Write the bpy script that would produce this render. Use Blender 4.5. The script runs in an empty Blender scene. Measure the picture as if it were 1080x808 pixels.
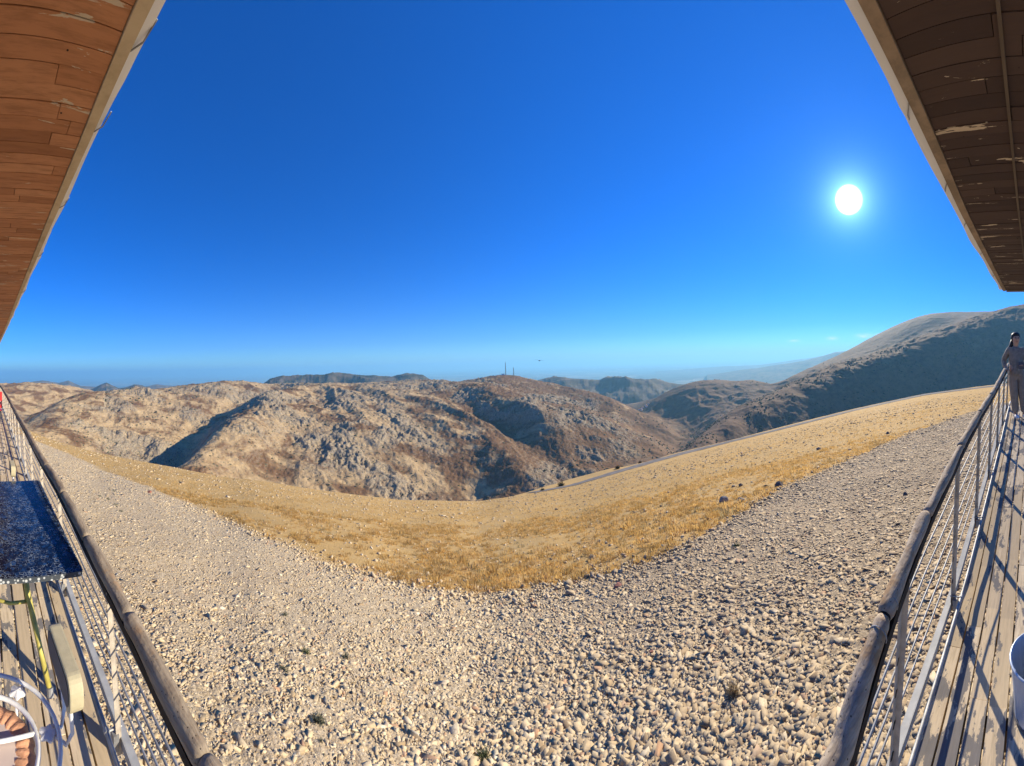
import bpy, bmesh, math, random
import numpy as np
from mathutils import Vector, Matrix
random.seed(7)
rng = np.random.default_rng(11)
S = bpy.context.scene
COL = S.collection
F = 351.0            # panorama scale, pixels per radian of the photograph's width
ROLL = 0.031
CX, CY = 540.0, 384.0
DECK = -1.93         # eye level is z = 0, the terrace floor 1.93 m below it

# ------------------------------------------------------------------ helpers
def az(px): return (np.asarray(px, float) - CX) / F
def wz(px, py):
    """slope (dz per horizontal metre) of a sight line"""
    return (CY - np.asarray(py, float)) / F - ROLL * np.sin(az(px))
def at_y(px, py, y):
    a = float(az(px)); D = y / math.cos(a)
    return Vector((D * math.sin(a), y, D * float(wz(px, py))))
def at_z(px, py, z):
    a = float(az(px)); D = z / float(wz(px, py))
    return Vector((D * math.sin(a), D * math.cos(a), z))
def at_d(px, py, D):
    a = float(az(px))
    return Vector((D * math.sin(a), D * math.cos(a), D * float(wz(px, py))))

def tag(o, label=None, cat=None, group=None, kind=None):
    if label: o['label'] = label
    if cat: o['category'] = cat
    if group: o['group'] = group
    if kind: o['kind'] = kind
    return o
def empty(name, loc=(0, 0, 0), rz=0.0):
    o = bpy.data.objects.new(name, None); COL.objects.link(o)
    o.location = loc; o.rotation_euler = (0, 0, rz); o.empty_display_size = .1
    return o
def link(name, me, mat=None, parent=None, smooth=False, keep=True):
    o = bpy.data.objects.new(name, me); COL.objects.link(o)
    me.name = name
    if mat: me.materials.append(mat)
    if smooth: me.polygons.foreach_set('use_smooth', [True] * len(me.polygons))
    if parent is not None:
        o.parent = parent
        if keep:          # geometry was built in world coordinates
            m = Matrix.Translation(parent.location) @ parent.rotation_euler.to_matrix().to_4x4()
            o.matrix_parent_inverse = m.inverted()
    return o
def npmesh(name, verts, faces):
    """verts (n,3), faces (m,k) with k 3 or 4"""
    me = bpy.data.meshes.new(name)
    verts = np.asarray(verts, np.float32); faces = np.asarray(faces, np.int32)
    m, k = faces.shape
    me.vertices.add(len(verts)); me.vertices.foreach_set('co', verts.ravel())
    me.loops.add(m * k); me.loops.foreach_set('vertex_index', faces.ravel())
    me.polygons.add(m)
    me.polygons.foreach_set('loop_start', np.arange(0, m * k, k, dtype=np.int32))
    me.polygons.foreach_set('loop_total', np.full(m, k, np.int32))
    me.update(calc_edges=True)
    return me
class MB:
    """collects boxes, tubes and sheets into one mesh"""
    def __init__(s): s.v = []; s.f = []
    def add(s, v, f):
        n = len(s.v); s.v += [tuple(p) for p in v]; s.f += [tuple(i + n for i in q) for q in f]
    def box(s, c, size, rot=None):
        h = [d / 2 for d in size]
        v = [Vector((x * h[0], y * h[1], z * h[2])) for x in (-1, 1) for y in (-1, 1) for z in (-1, 1)]
        if rot is not None: v = [rot @ p for p in v]
        c = Vector(c); s.add([p + c for p in v],
            [(0, 1, 3, 2), (4, 6, 7, 5), (0, 4, 5, 1), (2, 3, 7, 6), (0, 2, 6, 4), (1, 5, 7, 3)])
    def tube(s, pts, r, n=8, cap=True, rfun=None):
        pts = [Vector(p) for p in pts]
        rings = []; prev = None
        for i, p in enumerate(pts):
            t = (pts[min(i + 1, len(pts) - 1)] - pts[max(i - 1, 0)]).normalized()
            if prev is None:
                u = t.cross(Vector((0, 0, 1)))
                if u.length < .1: u = t.cross(Vector((1, 0, 0)))
                u.normalize()
            else:
                u = (prev - t * prev.dot(t)).normalized()
            prev = u; w = t.cross(u)
            ri = r[i] if isinstance(r, (list, tuple)) else r
            rr = []
            for k in range(n):
                a = 2 * math.pi * k / n
                q = ri * (rfun(i, k) if rfun else 1)
                rr.append(p + u * math.cos(a) * q + w * math.sin(a) * q)
            rings.append(rr)
        v = [q for rr in rings for q in rr]; f = []
        for i in range(len(pts) - 1):
            for k in range(n):
                a = i * n + k; b = i * n + (k + 1) % n
                f.append((a, b, b + n, a + n))
        if cap:
            f.append(tuple(reversed(range(n)))); m = (len(pts) - 1) * n
            f.append(tuple(range(m, m + n)))
        s.add(v, f)
    def sweep(s, path, prof):
        """prof: closed list of (across y, up z) offsets, swept along a path mostly in x"""
        n = len(prof)
        v = [(p[0], p[1] + a, p[2] + b) for p in path for a, b in prof]; f = []
        for i in range(len(path) - 1):
            for k in range(n):
                a = i * n + k; b = i * n + (k + 1) % n
                f.append((a, a + n, b + n, b))
        f.append(tuple(range(n))); m = (len(path) - 1) * n; f.append(tuple(reversed(range(m, m + n))))
        s.add(v, f)
    def build(s, name, mat, parent=None, smooth=False, keep=True, bevel=0):
        me = bpy.data.meshes.new(name); me.from_pydata(s.v, [], s.f)
        bm = bmesh.new(); bm.from_mesh(me); bmesh.ops.recalc_face_normals(bm, faces=bm.faces[:])
        if bevel:
            bmesh.ops.bevel(bm, geom=[e for e in bm.edges if e.calc_face_angle(0) > .7], offset=bevel, segments=2, affect='EDGES', profile=.7)
        bm.to_mesh(me); bm.free(); me.update()
        return link(name, me, mat, parent, smooth, keep)

def hash2(ix, iy, seed):
    h = (ix.astype(np.int64) * 374761393 + iy.astype(np.int64) * 668265263 + seed * 974634777) & 0x7fffffff
    h = ((h ^ (h >> 13)) * 1274126177) & 0x7fffffff
    h = ((h ^ (h >> 16)) * 668265263) & 0x7fffffff
    return ((h ^ (h >> 15)) & 0xffffff) / float(0xffffff)
def vnoise(x, y, seed=0):
    ix = np.floor(x); iy = np.floor(y); fx = x - ix; fy = y - iy
    fx = fx * fx * fx * (fx * (fx * 6 - 15) + 10); fy = fy * fy * fy * (fy * (fy * 6 - 15) + 10)
    a = hash2(ix, iy, seed); b = hash2(ix + 1, iy, seed); c = hash2(ix, iy + 1, seed); d = hash2(ix + 1, iy + 1, seed)
    return (a + (b - a) * fx + (c - a) * fy + (a - b - c + d) * fx * fy) * 2 - 1
def fbm(x, y, oc=4, seed=0, gain=.5):
    s = 0; a = 1; t = 0
    for i in range(oc):
        ca, sa = math.cos(i * .7 + .3), math.sin(i * .7 + .3)
        s = s + a * vnoise(ca * x - sa * y + 13.7 * i, sa * x + ca * y - 7.1 * i, seed + i); t += a
        a *= gain; x = x * 2.03; y = y * 2.03
    return s / t
def ridged(x, y, oc=4, seed=0, gain=.5):
    s = 0; a = 1; t = 0
    for i in range(oc):
        ca, sa = math.cos(i * .9 + .5), math.sin(i * .9 + .5)
        s = s + a * (1 - 2 * np.abs(vnoise(ca * x - sa * y + 3.7 * i, sa * x + ca * y - 9.1 * i, seed + i))); t += a
        a *= gain; x = x * 2.1; y = y * 2.1
    return s / t
def sstep(a, b, x):
    t = np.clip((np.asarray(x, float) - a) / (b - a), 0, 1); return t * t * (3 - 2 * t)

# ------------------------------------------------------------------ materials
class Nodes:
    def __init__(s, name):
        s.m = bpy.data.materials.new(name); s.m.use_nodes = True
        s.t = s.m.node_tree; s.t.nodes.clear()
        s.out = s.n('ShaderNodeOutputMaterial'); s.b = s.n('ShaderNodeBsdfPrincipled')
        s.l(s.b.outputs[0], s.out.inputs[0])
        s.tc = s.n('ShaderNodeTexCoord')
    def n(s, t, **k):
        x = s.t.nodes.new(t)
        for a, b in k.items(): setattr(x, a, b)
        return x
    def l(s, a, b): s.t.links.new(a, b)
    def mapping(s, scale=(1, 1, 1), rot=(0, 0, 0), src='Object'):
        m = s.n('ShaderNodeMapping'); m.inputs['Scale'].default_value = scale; m.inputs['Rotation'].default_value = rot
        s.l(s.tc.outputs[src], m.inputs[0]); return m.outputs[0]
    def noise(s, vec, scale, detail=4, rough=.55, dist=0):
        x = s.n('ShaderNodeTexNoise'); s.l(vec, x.inputs['Vector'])
        x.inputs['Scale'].default_value = scale; x.inputs['Detail'].default_value = detail
        x.inputs['Roughness'].default_value = rough; x.inputs['Distortion'].default_value = dist
        return x.outputs[0]
    def voro(s, vec, scale, feature='F1', out=0, rand=1):
        x = s.n('ShaderNodeTexVoronoi', feature=feature); s.l(vec, x.inputs['Vector'])
        x.inputs['Scale'].default_value = scale; x.inputs['Randomness'].default_value = rand
        return x.outputs[out]
    def ramp(s, fac, stops, interp='LINEAR'):
        x = s.n('ShaderNodeValToRGB'); x.color_ramp.interpolation = interp
        e = x.color_ramp.elements
        while len(e) < len(stops): e.new(.5)
        for k, (p, c) in enumerate(stops):
            e[k].position = p; e[k].color = (*c, 1) if len(c) == 3 else c
        s.l(fac, x.inputs[0]); return x.outputs[0]
    def fac(s, v, a, b):
        x = s.n('ShaderNodeMapRange', interpolation_type='SMOOTHSTEP'); s.l(v, x.inputs[0])
        x.inputs[1].default_value = a; x.inputs[2].default_value = b; return x.outputs[0]
    def math(s, op, a, b=None):
        x = s.n('ShaderNodeMath', operation=op)
        for i, q in enumerate((a, b)):
            if q is None: continue
            if isinstance(q, (int, float)): x.inputs[i].default_value = q
            else: s.l(q, x.inputs[i])
        return x.outputs[0]
    def mix(s, f, a, b, mode='MIX'):
        x = s.n('ShaderNodeMix', data_type='RGBA', blend_type=mode)
        for i, q in ((0, f), (6, a), (7, b)):
            if isinstance(q, (int, float)): x.inputs[i].default_value = q
            elif isinstance(q, tuple): x.inputs[i].default_value = (*q, 1)
            else: s.l(q, x.inputs[i])
        return x.outputs[2]
    def bump(s, h, strength=.5, dist=.01, prev=None):
        x = s.n('ShaderNodeBump'); s.l(h, x.inputs['Height'])
        x.inputs['Strength'].default_value = strength; x.inputs['Distance'].default_value = dist
        if prev is not None: s.l(prev, x.inputs['Normal'])
        return x.outputs[0]
    def done(s, color=None, rough=.8, normal=None, metal=0, spec=.3):
        b = s.b
        if isinstance(color, tuple): b.inputs['Base Color'].default_value = (*color, 1)
        elif color is not None: s.l(color, b.inputs['Base Color'])
        if isinstance(rough, (int, float)): b.inputs['Roughness'].default_value = rough
        else: s.l(rough, b.inputs['Roughness'])
        b.inputs['Metallic'].default_value = metal
        b.inputs['Specular IOR Level'].default_value = spec
        if normal is not None: s.l(normal, b.inputs['Normal'])
        return s.m

def simple(name, color, rough=.6, metal=0, var=.12, scale=8, bump=.2, dist=.003, spec=.4):
    q = Nodes(name); v = q.mapping()
    n1 = q.noise(v, scale, 5)
    c = q.mix(q.fac(n1, .3, .7), tuple(x * (1 - var) for x in color), tuple(min(1, x * (1 + var)) for x in color))
    return q.done(c, rough, q.bump(q.noise(v, scale * 6, 3), bump, dist), metal, spec)

SKY_SAT = 2.15; SKY_TINT = (.2, .90, 1.5); SKY_GAM = .88; SKY_STR = .088; SUN_STR = 5.0; EXPO = 0.6
HAZE = 7e-5; HAZE_COL = (.33, .74, 1.0, 1); HILL_RES = (1300, 760)

# ------------------------------------------------------------------ world, sun, camera
SUN_AZ, SUN_EL = float(az(898)), math.atan(float(wz(898, 213)))
SUN_DIR = Vector((math.sin(SUN_AZ) * math.cos(SUN_EL), math.cos(SUN_AZ) * math.cos(SUN_EL), math.sin(SUN_EL)))
W = bpy.data.worlds.new('World'); S.world = W; W.use_nodes = True
nt = W.node_tree; nt.nodes.clear()
def wn(t, **k):
    x = nt.nodes.new(t)
    for a, b in k.items(): setattr(x, a, b)
    return x
def wl(a, b): nt.links.new(a, b)
def wmath(op, a, b=None, c=None):
    x = wn('ShaderNodeMath', operation=op)
    for i, q in enumerate((a, b, c)):
        if q is None: continue
        if isinstance(q, (int, float)): x.inputs[i].default_value = q
        else: wl(q, x.inputs[i])
    return x.outputs[0]
def wmix(f, a, b, mode='MIX'):
    x = wn('ShaderNodeMix', data_type='RGBA', blend_type=mode)
    for i, q in ((0, f), (6, a), (7, b)):
        if isinstance(q, (int, float)): x.inputs[i].default_value = q
        elif isinstance(q, tuple): x.inputs[i].default_value = (*q, 1)
        else: wl(q, x.inputs[i])
    return x.outputs[2]
sky = wn('ShaderNodeTexSky', sky_type='NISHITA')
sky.sun_disc = False; sky.sun_elevation = SUN_EL; sky.sun_rotation = SUN_AZ
sky.altitude = 1800; sky.air_density = 1.0; sky.dust_density = .3; sky.ozone_density = 4.0
hs = wn('ShaderNodeHueSaturation'); hs.inputs['Saturation'].default_value = SKY_SAT; hs.inputs['Value'].default_value = 1
sc1 = wn('ShaderNodeVectorMath', operation='SCALE'); wl(sky.outputs[0], sc1.inputs[0]); sc1.inputs['Scale'].default_value = 1 / 5.0
gam = wn('ShaderNodeGamma'); wl(sc1.outputs[0], gam.inputs[0]); gam.inputs[1].default_value = SKY_GAM
sc2 = wn('ShaderNodeVectorMath', operation='SCALE'); wl(gam.outputs[0], sc2.inputs[0]); sc2.inputs['Scale'].default_value = 5.0
wl(sc2.outputs[0], hs.inputs['Color'])
tint0 = wmix(1.0, hs.outputs[0], SKY_TINT, 'MULTIPLY')
mx0 = wn('ShaderNodeVectorMath', operation='MAXIMUM'); wl(tint0, mx0.inputs[0]); mx0.inputs[1].default_value = (.004, .02, .02)
tc0 = wn('ShaderNodeTexCoord'); sp0 = wn('ShaderNodeSeparateXYZ'); wl(tc0.outputs['Generated'], sp0.inputs[0])
lowf = wmath('MULTIPLY', wmath('EXPONENT', wmath('MULTIPLY', wmath('MAXIMUM', sp0.outputs[2], 0.0), -1 / .075)), .9)
tint = wmix(lowf, mx0.outputs[0], (3.0, 4.7, 6.4))
geo = wn('ShaderNodeTexCoord')
dot = wn('ShaderNodeVectorMath', operation='DOT_PRODUCT'); wl(geo.outputs['Generated'], dot.inputs[0])
nrm = wn('ShaderNodeVectorMath', operation='NORMALIZE'); wl(geo.outputs['Generated'], nrm.inputs[0]); wl(nrm.outputs[0], dot.inputs[0])
dot.inputs[1].default_value = SUN_DIR
ang = wmath('ARCCOSINE', wmath('MINIMUM', dot.outputs['Value'], .999999))
# the sun itself and its bright aureole in the air around it
disc = wn('ShaderNodeMapRange', interpolation_type='SMOOTHSTEP'); wl(ang, disc.inputs[0])
disc.inputs[1].default_value = .040; disc.inputs[2].default_value = .018; 
g1 = wmath('MULTIPLY', wmath('EXPONENT', wmath('MULTIPLY', ang, -1 / .03)), 22.0)
g2 = wmath('MULTIPLY', wmath('EXPONENT', wmath('MULTIPLY', ang, -1 / .17)), 1.3)
glow = wmath('ADD', g1, g2)
gcol = wmix(1.0, (0.9, .95, 1.0), glow, 'MULTIPLY')
gc = wn('ShaderNodeVectorMath', operation='SCALE'); gc.inputs[0].default_value = (.42, .84, 1.0); wl(glow, gc.inputs['Scale'])
dc = wn('ShaderNodeVectorMath', operation='SCALE'); dc.inputs[0].default_value = (60, 60, 58); wl(disc.outputs[0], dc.inputs['Scale'])
add1 = wn('ShaderNodeVectorMath', operation='ADD'); wl(tint, add1.inputs[0]); wl(gc.outputs[0], add1.inputs[1])
add2 = wn('ShaderNodeVectorMath', operation='ADD'); wl(add1.outputs[0], add2.inputs[0]); wl(dc.outputs[0], add2.inputs[1])
# thin small clouds low in the sky to the right
sep = wn('ShaderNodeSeparateXYZ'); wl(nrm.outputs[0], sep.inputs[0])
azn = wmath('ARCTAN2', sep.outputs[0], sep.outputs[1])
def band(v, c, w):
    d = wmath('DIVIDE', wmath('SUBTRACT', v, c), w)
    return wmath('EXPONENT', wmath('MULTIPLY', wmath('MULTIPLY', d, d), -1.0))
cl = None
for (px, py, wx, wy) in ((838, 359.5, 5, 1.2), (878, 357, 5, 1.8), (912, 354.5, 8, 2.2), (928, 353, 5, 1.3), (948, 350.5, 7, 1.6), (958, 347, 5, 1.9), (967, 351, 12, 2.2)):
    b = wmath('MULTIPLY', band(azn, float(az(px)), wx / F), band(sep.outputs[2], math.sin(math.atan(float(wz(px, py)))), wy / F))
    cl = b if cl is None else wmath('ADD', cl, b)
nz = wn('ShaderNodeTexNoise'); nz.inputs['Scale'].default_value = 60; nz.inputs['Detail'].default_value = 4
mp = wn('ShaderNodeMapping'); mp.inputs['Scale'].default_value = (1, 1, 3); wl(nrm.outputs[0], mp.inputs[0]); wl(mp.outputs[0], nz.inputs[0])
cl = wmath('MULTIPLY', cl, wmath('MULTIPLY', nz.outputs[0], .9))
fin = wmix(wmath('MINIMUM', cl, .6), add2.outputs[0], (8.0, 8.4, 9.0))
bg = wn('ShaderNodeBackground'); bg.inputs['Strength'].default_value = SKY_STR
wl(fin, bg.inputs[0])
wo = wn('ShaderNodeOutputWorld'); wl(bg.outputs[0], wo.inputs[0])

sun = bpy.data.lights.new('sun', 'SUN'); sun.energy = SUN_STR; sun.angle = math.radians(.5); sun.color = (1, .89, .70)
so = bpy.data.objects.new('sun', sun); COL.objects.link(so); so.location = SUN_DIR * 60
so.rotation_euler = SUN_DIR.to_track_quat('Z', 'Y').to_euler()

cam = bpy.data.cameras.new('camera'); cam.type = 'PANO'; cam.panorama_type = 'CENTRAL_CYLINDRICAL'
cam.central_cylindrical_range_u_min = -540 / F; cam.central_cylindrical_range_u_max = 540 / F
cam.central_cylindrical_range_v_min = -(808 - CY) / F; cam.central_cylindrical_range_v_max = CY / F
cam.central_cylindrical_radius = 1.0
cam.clip_start = .02; cam.clip_end = 200000
co = bpy.data.objects.new('camera', cam); COL.objects.link(co); S.camera = co
c_, s_ = math.cos(ROLL), math.sin(ROLL)
co.matrix_world = Matrix(((c_, s_, 0, 0), (0, 0, -1, 0), (-s_, c_, 0, 0), (0, 0, 0, 1)))
S.view_settings.view_transform = 'Standard'; S.view_settings.look = 'None'
S.view_settings.gamma = 1; S.view_settings.exposure = EXPO; S.view_settings.use_curve_mapping = False
S.cycles.max_bounces = 6; S.cycles.diffuse_bounces = 3; S.cycles.glossy_bounces = 3; S.cycles.volume_bounces = 3
S.cycles.sample_clamp_indirect = 6
S.cycles.use_denoising = True

# ------------------------------------------------------------------ the near slope
ROW_B = [(-160, 430), (-60, 445), (0, 448), (27, 451), (42, 460), (100, 477), (175, 491), (230, 502), (270, 506), (330, 516), (417, 527), (500, 529),
         (557, 521), (600, 513.5), (657, 497), (720, 479.5), (791, 462), (902, 433.5), (976, 417), (1050, 408), (1080, 406), (1240, 402)]
ROW_G = [(-160, 440), (0, 452), (40, 466), (75, 480), (111, 496), (174, 519), (240, 548), (263, 560), (357, 598), (427, 617), (471, 626), (540, 628), (603, 617),
         (666, 601), (716, 580), (767, 551), (811, 523), (878, 493), (950, 461), (1000, 444), (1035, 432), (1080, 424), (1240, 418)]
ROW_R = [(-160, 90), (0, 60), (42, 55), (270, 60), (500, 70), (557, 76), (600, 86), (657, 102), (740, 130), (900, 150), (1050, 170), (1240, 170)]
ROW_C = [(-160, 430), (-60, 445), (0, 448), (27, 451), (42, 460), (100, 477), (175, 491), (230, 502), (270, 506), (330, 516), (417, 527), (500, 529), (535, 524),
         (590, 507.5), (642, 494), (657, 492.5), (720, 475.5), (791, 458.5), (902, 430.5), (976, 414.5), (1050, 405.5), (1080, 403.5), (1240, 400)]
ROW_CR = [(-160, 92), (535, 76), (590, 108), (642, 112), (657, 110), (740, 138), (900, 158), (1050, 178), (1240, 178)]
GA = 2.62
def row(tab, px):
    t = np.array(tab, float); return np.interp(px, t[:, 0], t[:, 1])
PHI = np.linspace(-1.99, 1.99, 700)
PXS = PHI * F + CX
def smooth(a, k=9):
    w = np.hanning(k + 2)[1:-1]; w /= w.sum(); b = np.pad(a, k // 2, mode='edge'); return np.convolve(b, w, 'valid')
T_B = smooth(-wz(PXS, row(ROW_B, PXS)), 23); R_B = smooth(row(ROW_R, PXS), 31)
T_C = smooth(-wz(PXS, row(ROW_C, PXS)), 13); R_C = np.maximum(smooth(row(ROW_CR, PXS), 31), R_B + 2)
T_G = smooth(-wz(PXS, row(ROW_G, PXS)), 21)
Q_B = T_B - GA / R_B
def ip(tab, phi): return np.interp(phi, PHI, tab)
def ground_T(r, phi):
    tb, rb, tc, rc, q = (ip(t, phi) for t in (T_B, R_B, T_C, R_C, Q_B))
    t1 = GA / r + q
    t2 = tb + (tc - tb) * np.clip((r - rb) / (rc - rb), 0, 1)
    t3 = tc + .42 * np.maximum(0, np.log(np.maximum(r, 1e-3) / rc))
    return np.where(r < rb, t1, np.where(r < rc, t2, t3))
def ground_z(x, y, rough=True):
    x = np.asarray(x, float); y = np.asarray(y, float)
    r = np.hypot(x, y) + 1e-6; phi = np.arctan2(x, y)
    back = np.abs(phi) > 1.95; phi = np.clip(phi, -1.95, 1.95)
    z = -r * ground_T(r, phi)
    if rough:
        z = z + .10 * fbm(x / 3.1, y / 3.1, 3, 5) * np.clip(r / 6, .2, 1) + .35 * fbm(x / 17, y / 17, 3, 9) * np.clip((r - 5) / 30, 0, 1) * (1 - sstep(.8, 1., r / ip(R_B, phi)))
    return z
def r_gravel(phi):
    t = ip(T_G, phi); q = ip(Q_B, phi)
    return np.clip(GA / np.maximum(t - q, .02), 2, 60)
def on_ground(px, py):
    a = float(az(px)); T = -float(wz(px, py)); q = float(ip(Q_B, a)); r = GA / max(T - q, .01)
    x, y = r * math.sin(a), r * math.cos(a)
    return Vector((x, y, float(ground_z(x, y))))

def near_ground():
    nr = 420
    t = np.linspace(0, 1, nr)
    ph = np.linspace(-math.pi, math.pi, 1261)[:-1]
    phc = np.clip(ph, -1.95, 1.95)
    rmax = ip(R_C, phc) * 2.0
    r = .25 * (rmax[None, :] / .25) ** t[:, None]
    x = r * np.sin(ph)[None, :]; y = r * np.cos(ph)[None, :]
    z = ground_z(x, y)
    g = (r < r_gravel(phc)[None, :] * (1 + .05 * fbm(x * .9, y * .9, 3, 21)))
    z = z + np.where(g, .018, .01) * fbm(x * 9, y * 9, 3, 31) * np.clip(8 / r, 0, 1)
    V = np.stack([x, y, z], -1).reshape(-1, 3)
    n = ph.size
    i = np.arange(nr - 1)[:, None] * n; k = np.arange(n)[None, :]; k2 = (k + 1) % n
    faces = np.stack([i + k, i + n + k, i + n + k2, i + k2], -1).reshape(-1, 4)
    me = npmesh('ground', V, faces)
    c = me.attributes.new('grassy', 'FLOAT', 'POINT')
    rg = r_gravel(phc)[None, :] * (1 + .05 * fbm(x * .9, y * .9, 3, 21) + .03 * fbm(x * 4, y * 4, 2, 22))
    gr = sstep(-.05, .05, r / rg - 1)
    c.data.foreach_set('value', gr.astype(np.float32).ravel())
    return me

def ground_material():
    q = Nodes('ground_soil'); v = q.mapping()
    at = q.n('ShaderNodeAttribute', attribute_name='grassy').outputs['Fac']
    # pale limestone gravel
    cells = q.n('ShaderNodeTexVoronoi'); q.l(v, cells.inputs['Vector']); cells.inputs['Scale'].default_value = 15
    cells2 = q.n('ShaderNodeTexVoronoi'); q.l(v, cells2.inputs['Vector']); cells2.inputs['Scale'].default_value = 42
    sepc = q.n('ShaderNodeSeparateColor'); q.l(cells.outputs['Color'], sepc.inputs[0])
    stone = q.ramp(sepc.outputs[0], [(0, (.40, .29, .16)), (.35, (.55, .42, .24)), (.7, (.64, .50, .30)), (1, (.72, .58, .37))])
    stone = q.mix(q.fac(q.noise(v, .8, 4), .45, .75), stone, (.47, .35, .22))
    sepd = q.n('ShaderNodeSeparateColor'); q.l(cells2.outputs['Color'], sepd.inputs[0])
    stone = q.mix(.55, stone, q.ramp(sepd.outputs[1], [(0, (.34, .24, .13)), (.5, (.60, .46, .265)), (1, (.74, .60, .39))]))
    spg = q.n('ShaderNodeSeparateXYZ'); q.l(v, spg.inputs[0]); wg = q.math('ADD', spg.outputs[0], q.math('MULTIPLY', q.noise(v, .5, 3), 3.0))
    stone = q.mix(q.math('MULTIPLY', q.fac(wg, -.5, 5), .85), stone, q.mix(.6, stone, (.22, .165, .11)))  # darker toward the right: shade between the stones painted into the colour
    edge = q.voro(v, 15, 'DISTANCE_TO_EDGE'); edge2 = q.voro(v, 42, 'DISTANCE_TO_EDGE')
    # dry golden grass over tan soil
    n1 = q.noise(v, .55, 6, .65); n2 = q.noise(v, 3.0, 5, .7); n3 = q.noise(v, 22, 3, .6)
    soil = q.mix(q.fac(n2, .35, .65), (.55, .39, .18), (.42, .30, .145)); soil = q.mix(q.math('MULTIPLY', q.math('LESS_THAN', q.voro(v, 2.6), .17), .6), soil, (.22, .16, .08))
    gold = q.mix(q.fac(n3, .3, .7), (.60, .385, .135), (.50, .325, .125))
    grass = q.mix(q.fac(q.math('ADD', q.math('MULTIPLY', n1, .6), q.math('MULTIPLY', n2, .5)), .34, .58), soil, gold)
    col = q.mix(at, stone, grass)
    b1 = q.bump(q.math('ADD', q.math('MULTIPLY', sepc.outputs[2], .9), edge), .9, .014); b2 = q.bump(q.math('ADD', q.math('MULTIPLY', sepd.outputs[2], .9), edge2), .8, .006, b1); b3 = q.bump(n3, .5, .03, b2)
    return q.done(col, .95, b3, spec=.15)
gme = near_ground()
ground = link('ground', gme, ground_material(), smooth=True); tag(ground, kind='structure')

# ---- loose gravel: thousands of broken limestone pieces
def ico(sub=0):
    bm = bmesh.new(); bmesh.ops.create_icosphere(bm, subdivisions=sub + 1, radius=1)
    v = np.array([p.co[:] for p in bm.verts]); f = np.array([[q.index for q in p.verts] for p in bm.faces]); bm.free()
    return v, f
IV, IF = ico(0)
IV2, IF2 = ico(1)
def cube_stone():
    v = np.array([(x, y, z) for x in (-1, 1) for y in (-1, 1) for z in (-1, 1)], float) * .75
    f = np.array([(0, 1, 3), (0, 3, 2), (4, 6, 7), (4, 7, 5), (0, 4, 5), (0, 5, 1), (2, 3, 7), (2, 7, 6), (0, 2, 6), (0, 6, 4), (1, 5, 7), (1, 7, 3)])
    return v, f
def scatter_mesh(pos, size, base, jitter, flat, tilt, name, seed=1, relief=1.0):
    """pos (n,3) ; size (n,) ; builds n random blocky stones"""
    R = np.random.default_rng(seed); bv, bf = base; n = len(pos); m = len(bv)
    v = bv[None] * (1 + jitter * R.uniform(-1, 1, (n, m, 3)))
    s = np.stack([R.uniform(.9, 1.75, n), R.uniform(.55, 1.0, n), (flat[0] + (flat[1] - flat[0]) * R.random(n)) * relief], -1)
    v = v * s[:, None, :] * size[:, None, None] * .5
    rz = R.uniform(0, 2 * np.pi, n); rx = R.normal(0, tilt, n) * relief; ry = R.normal(0, tilt, n) * relief
    c, s_ = np.cos(rx)[:, None], np.sin(rx)[:, None]
    y = v[..., 1] * c - v[..., 2] * s_; z = v[..., 1] * s_ + v[..., 2] * c; x = v[..., 0]
    c, s_ = np.cos(ry)[:, None], np.sin(ry)[:, None]
    x, z = x * c + z * s_, -x * s_ + z * c
    c, s_ = np.cos(rz)[:, None], np.sin(rz)[:, None]
    x, y = x * c - y * s_, x * s_ + y * c
    V = np.stack([x, y, z], -1) + pos[:, None, :]
    Fc = bf[None] + (np.arange(n) * m)[:, None, None]
    me = npmesh(name, V.reshape(-1, 3), Fc.reshape(-1, bf.shape[1]))
    a = me.attributes.new('tone', 'FLOAT', 'POINT'); a.data.foreach_set('value', np.repeat(R.random(n), m).astype(np.float32))
    return me
def polar_pts(n, r0, r1, power, ph=(-1.62, 1.62)):
    """random points, density falling as r**-power"""
    u = rng.random(n); k = 2 - power
    r = (r0 ** k + u * (r1 ** k - r0 ** k)) ** (1 / k) if abs(k) > 1e-6 else r0 * (r1 / r0) ** u
    p = rng.uniform(ph[0], ph[1], n)
    return r, p
def gravel_points(n, r0, r1, power):
    r, p = polar_pts(n, r0, r1, power)
    x, y = r * np.sin(p), r * np.cos(p)
    rg = r_gravel(p) * (1 + .05 * fbm(x * .9, y * .9, 3, 21) + .02 * rng.normal(0, 1, n))
    clump = fbm(x * .8, y * .8, 3, 44)
    k = (r < rg) & (y > -.2) & (rng.random(n) < .85 + .8 * clump)
    return r[k], p[k], x[k], y[k]
stone_mat = Nodes('limestone')
def mk_stone(q):
    v = q.mapping(); t = q.n('ShaderNodeAttribute', attribute_name='tone').outputs['Fac']
    c = q.ramp(t, [(0, (.36, .25, .13)), (.15, (.52, .39, .22)), (.5, (.63, .49, .285)), (.85, (.70, .56, .345)), (.95, (.78, .66, .45)), (.975, (.56, .34, .19)), (1, (.50, .29, .16))])
    c = q.mix(q.fac(q.noise(v, 30, 4), .45, .8), c, (.38, .29, .19))
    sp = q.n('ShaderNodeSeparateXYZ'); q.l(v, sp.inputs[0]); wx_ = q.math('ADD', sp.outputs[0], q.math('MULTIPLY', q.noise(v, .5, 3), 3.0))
    c = q.mix(q.math('MULTIPLY', q.fac(wx_, -.5, 5), .85), c, q.mix(.55, c, (.24, .18, .125)))  # stones turn darker to the right, their shaded sides painted in
    return q.done(c, .92, q.bump(q.noise(v, 60, 4, .7), .5, .006), spec=.2)
stone_mat = mk_stone(stone_mat)
r1, p1, x1, y1 = gravel_points(400000, 1.9, 50, 1.72)
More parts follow.
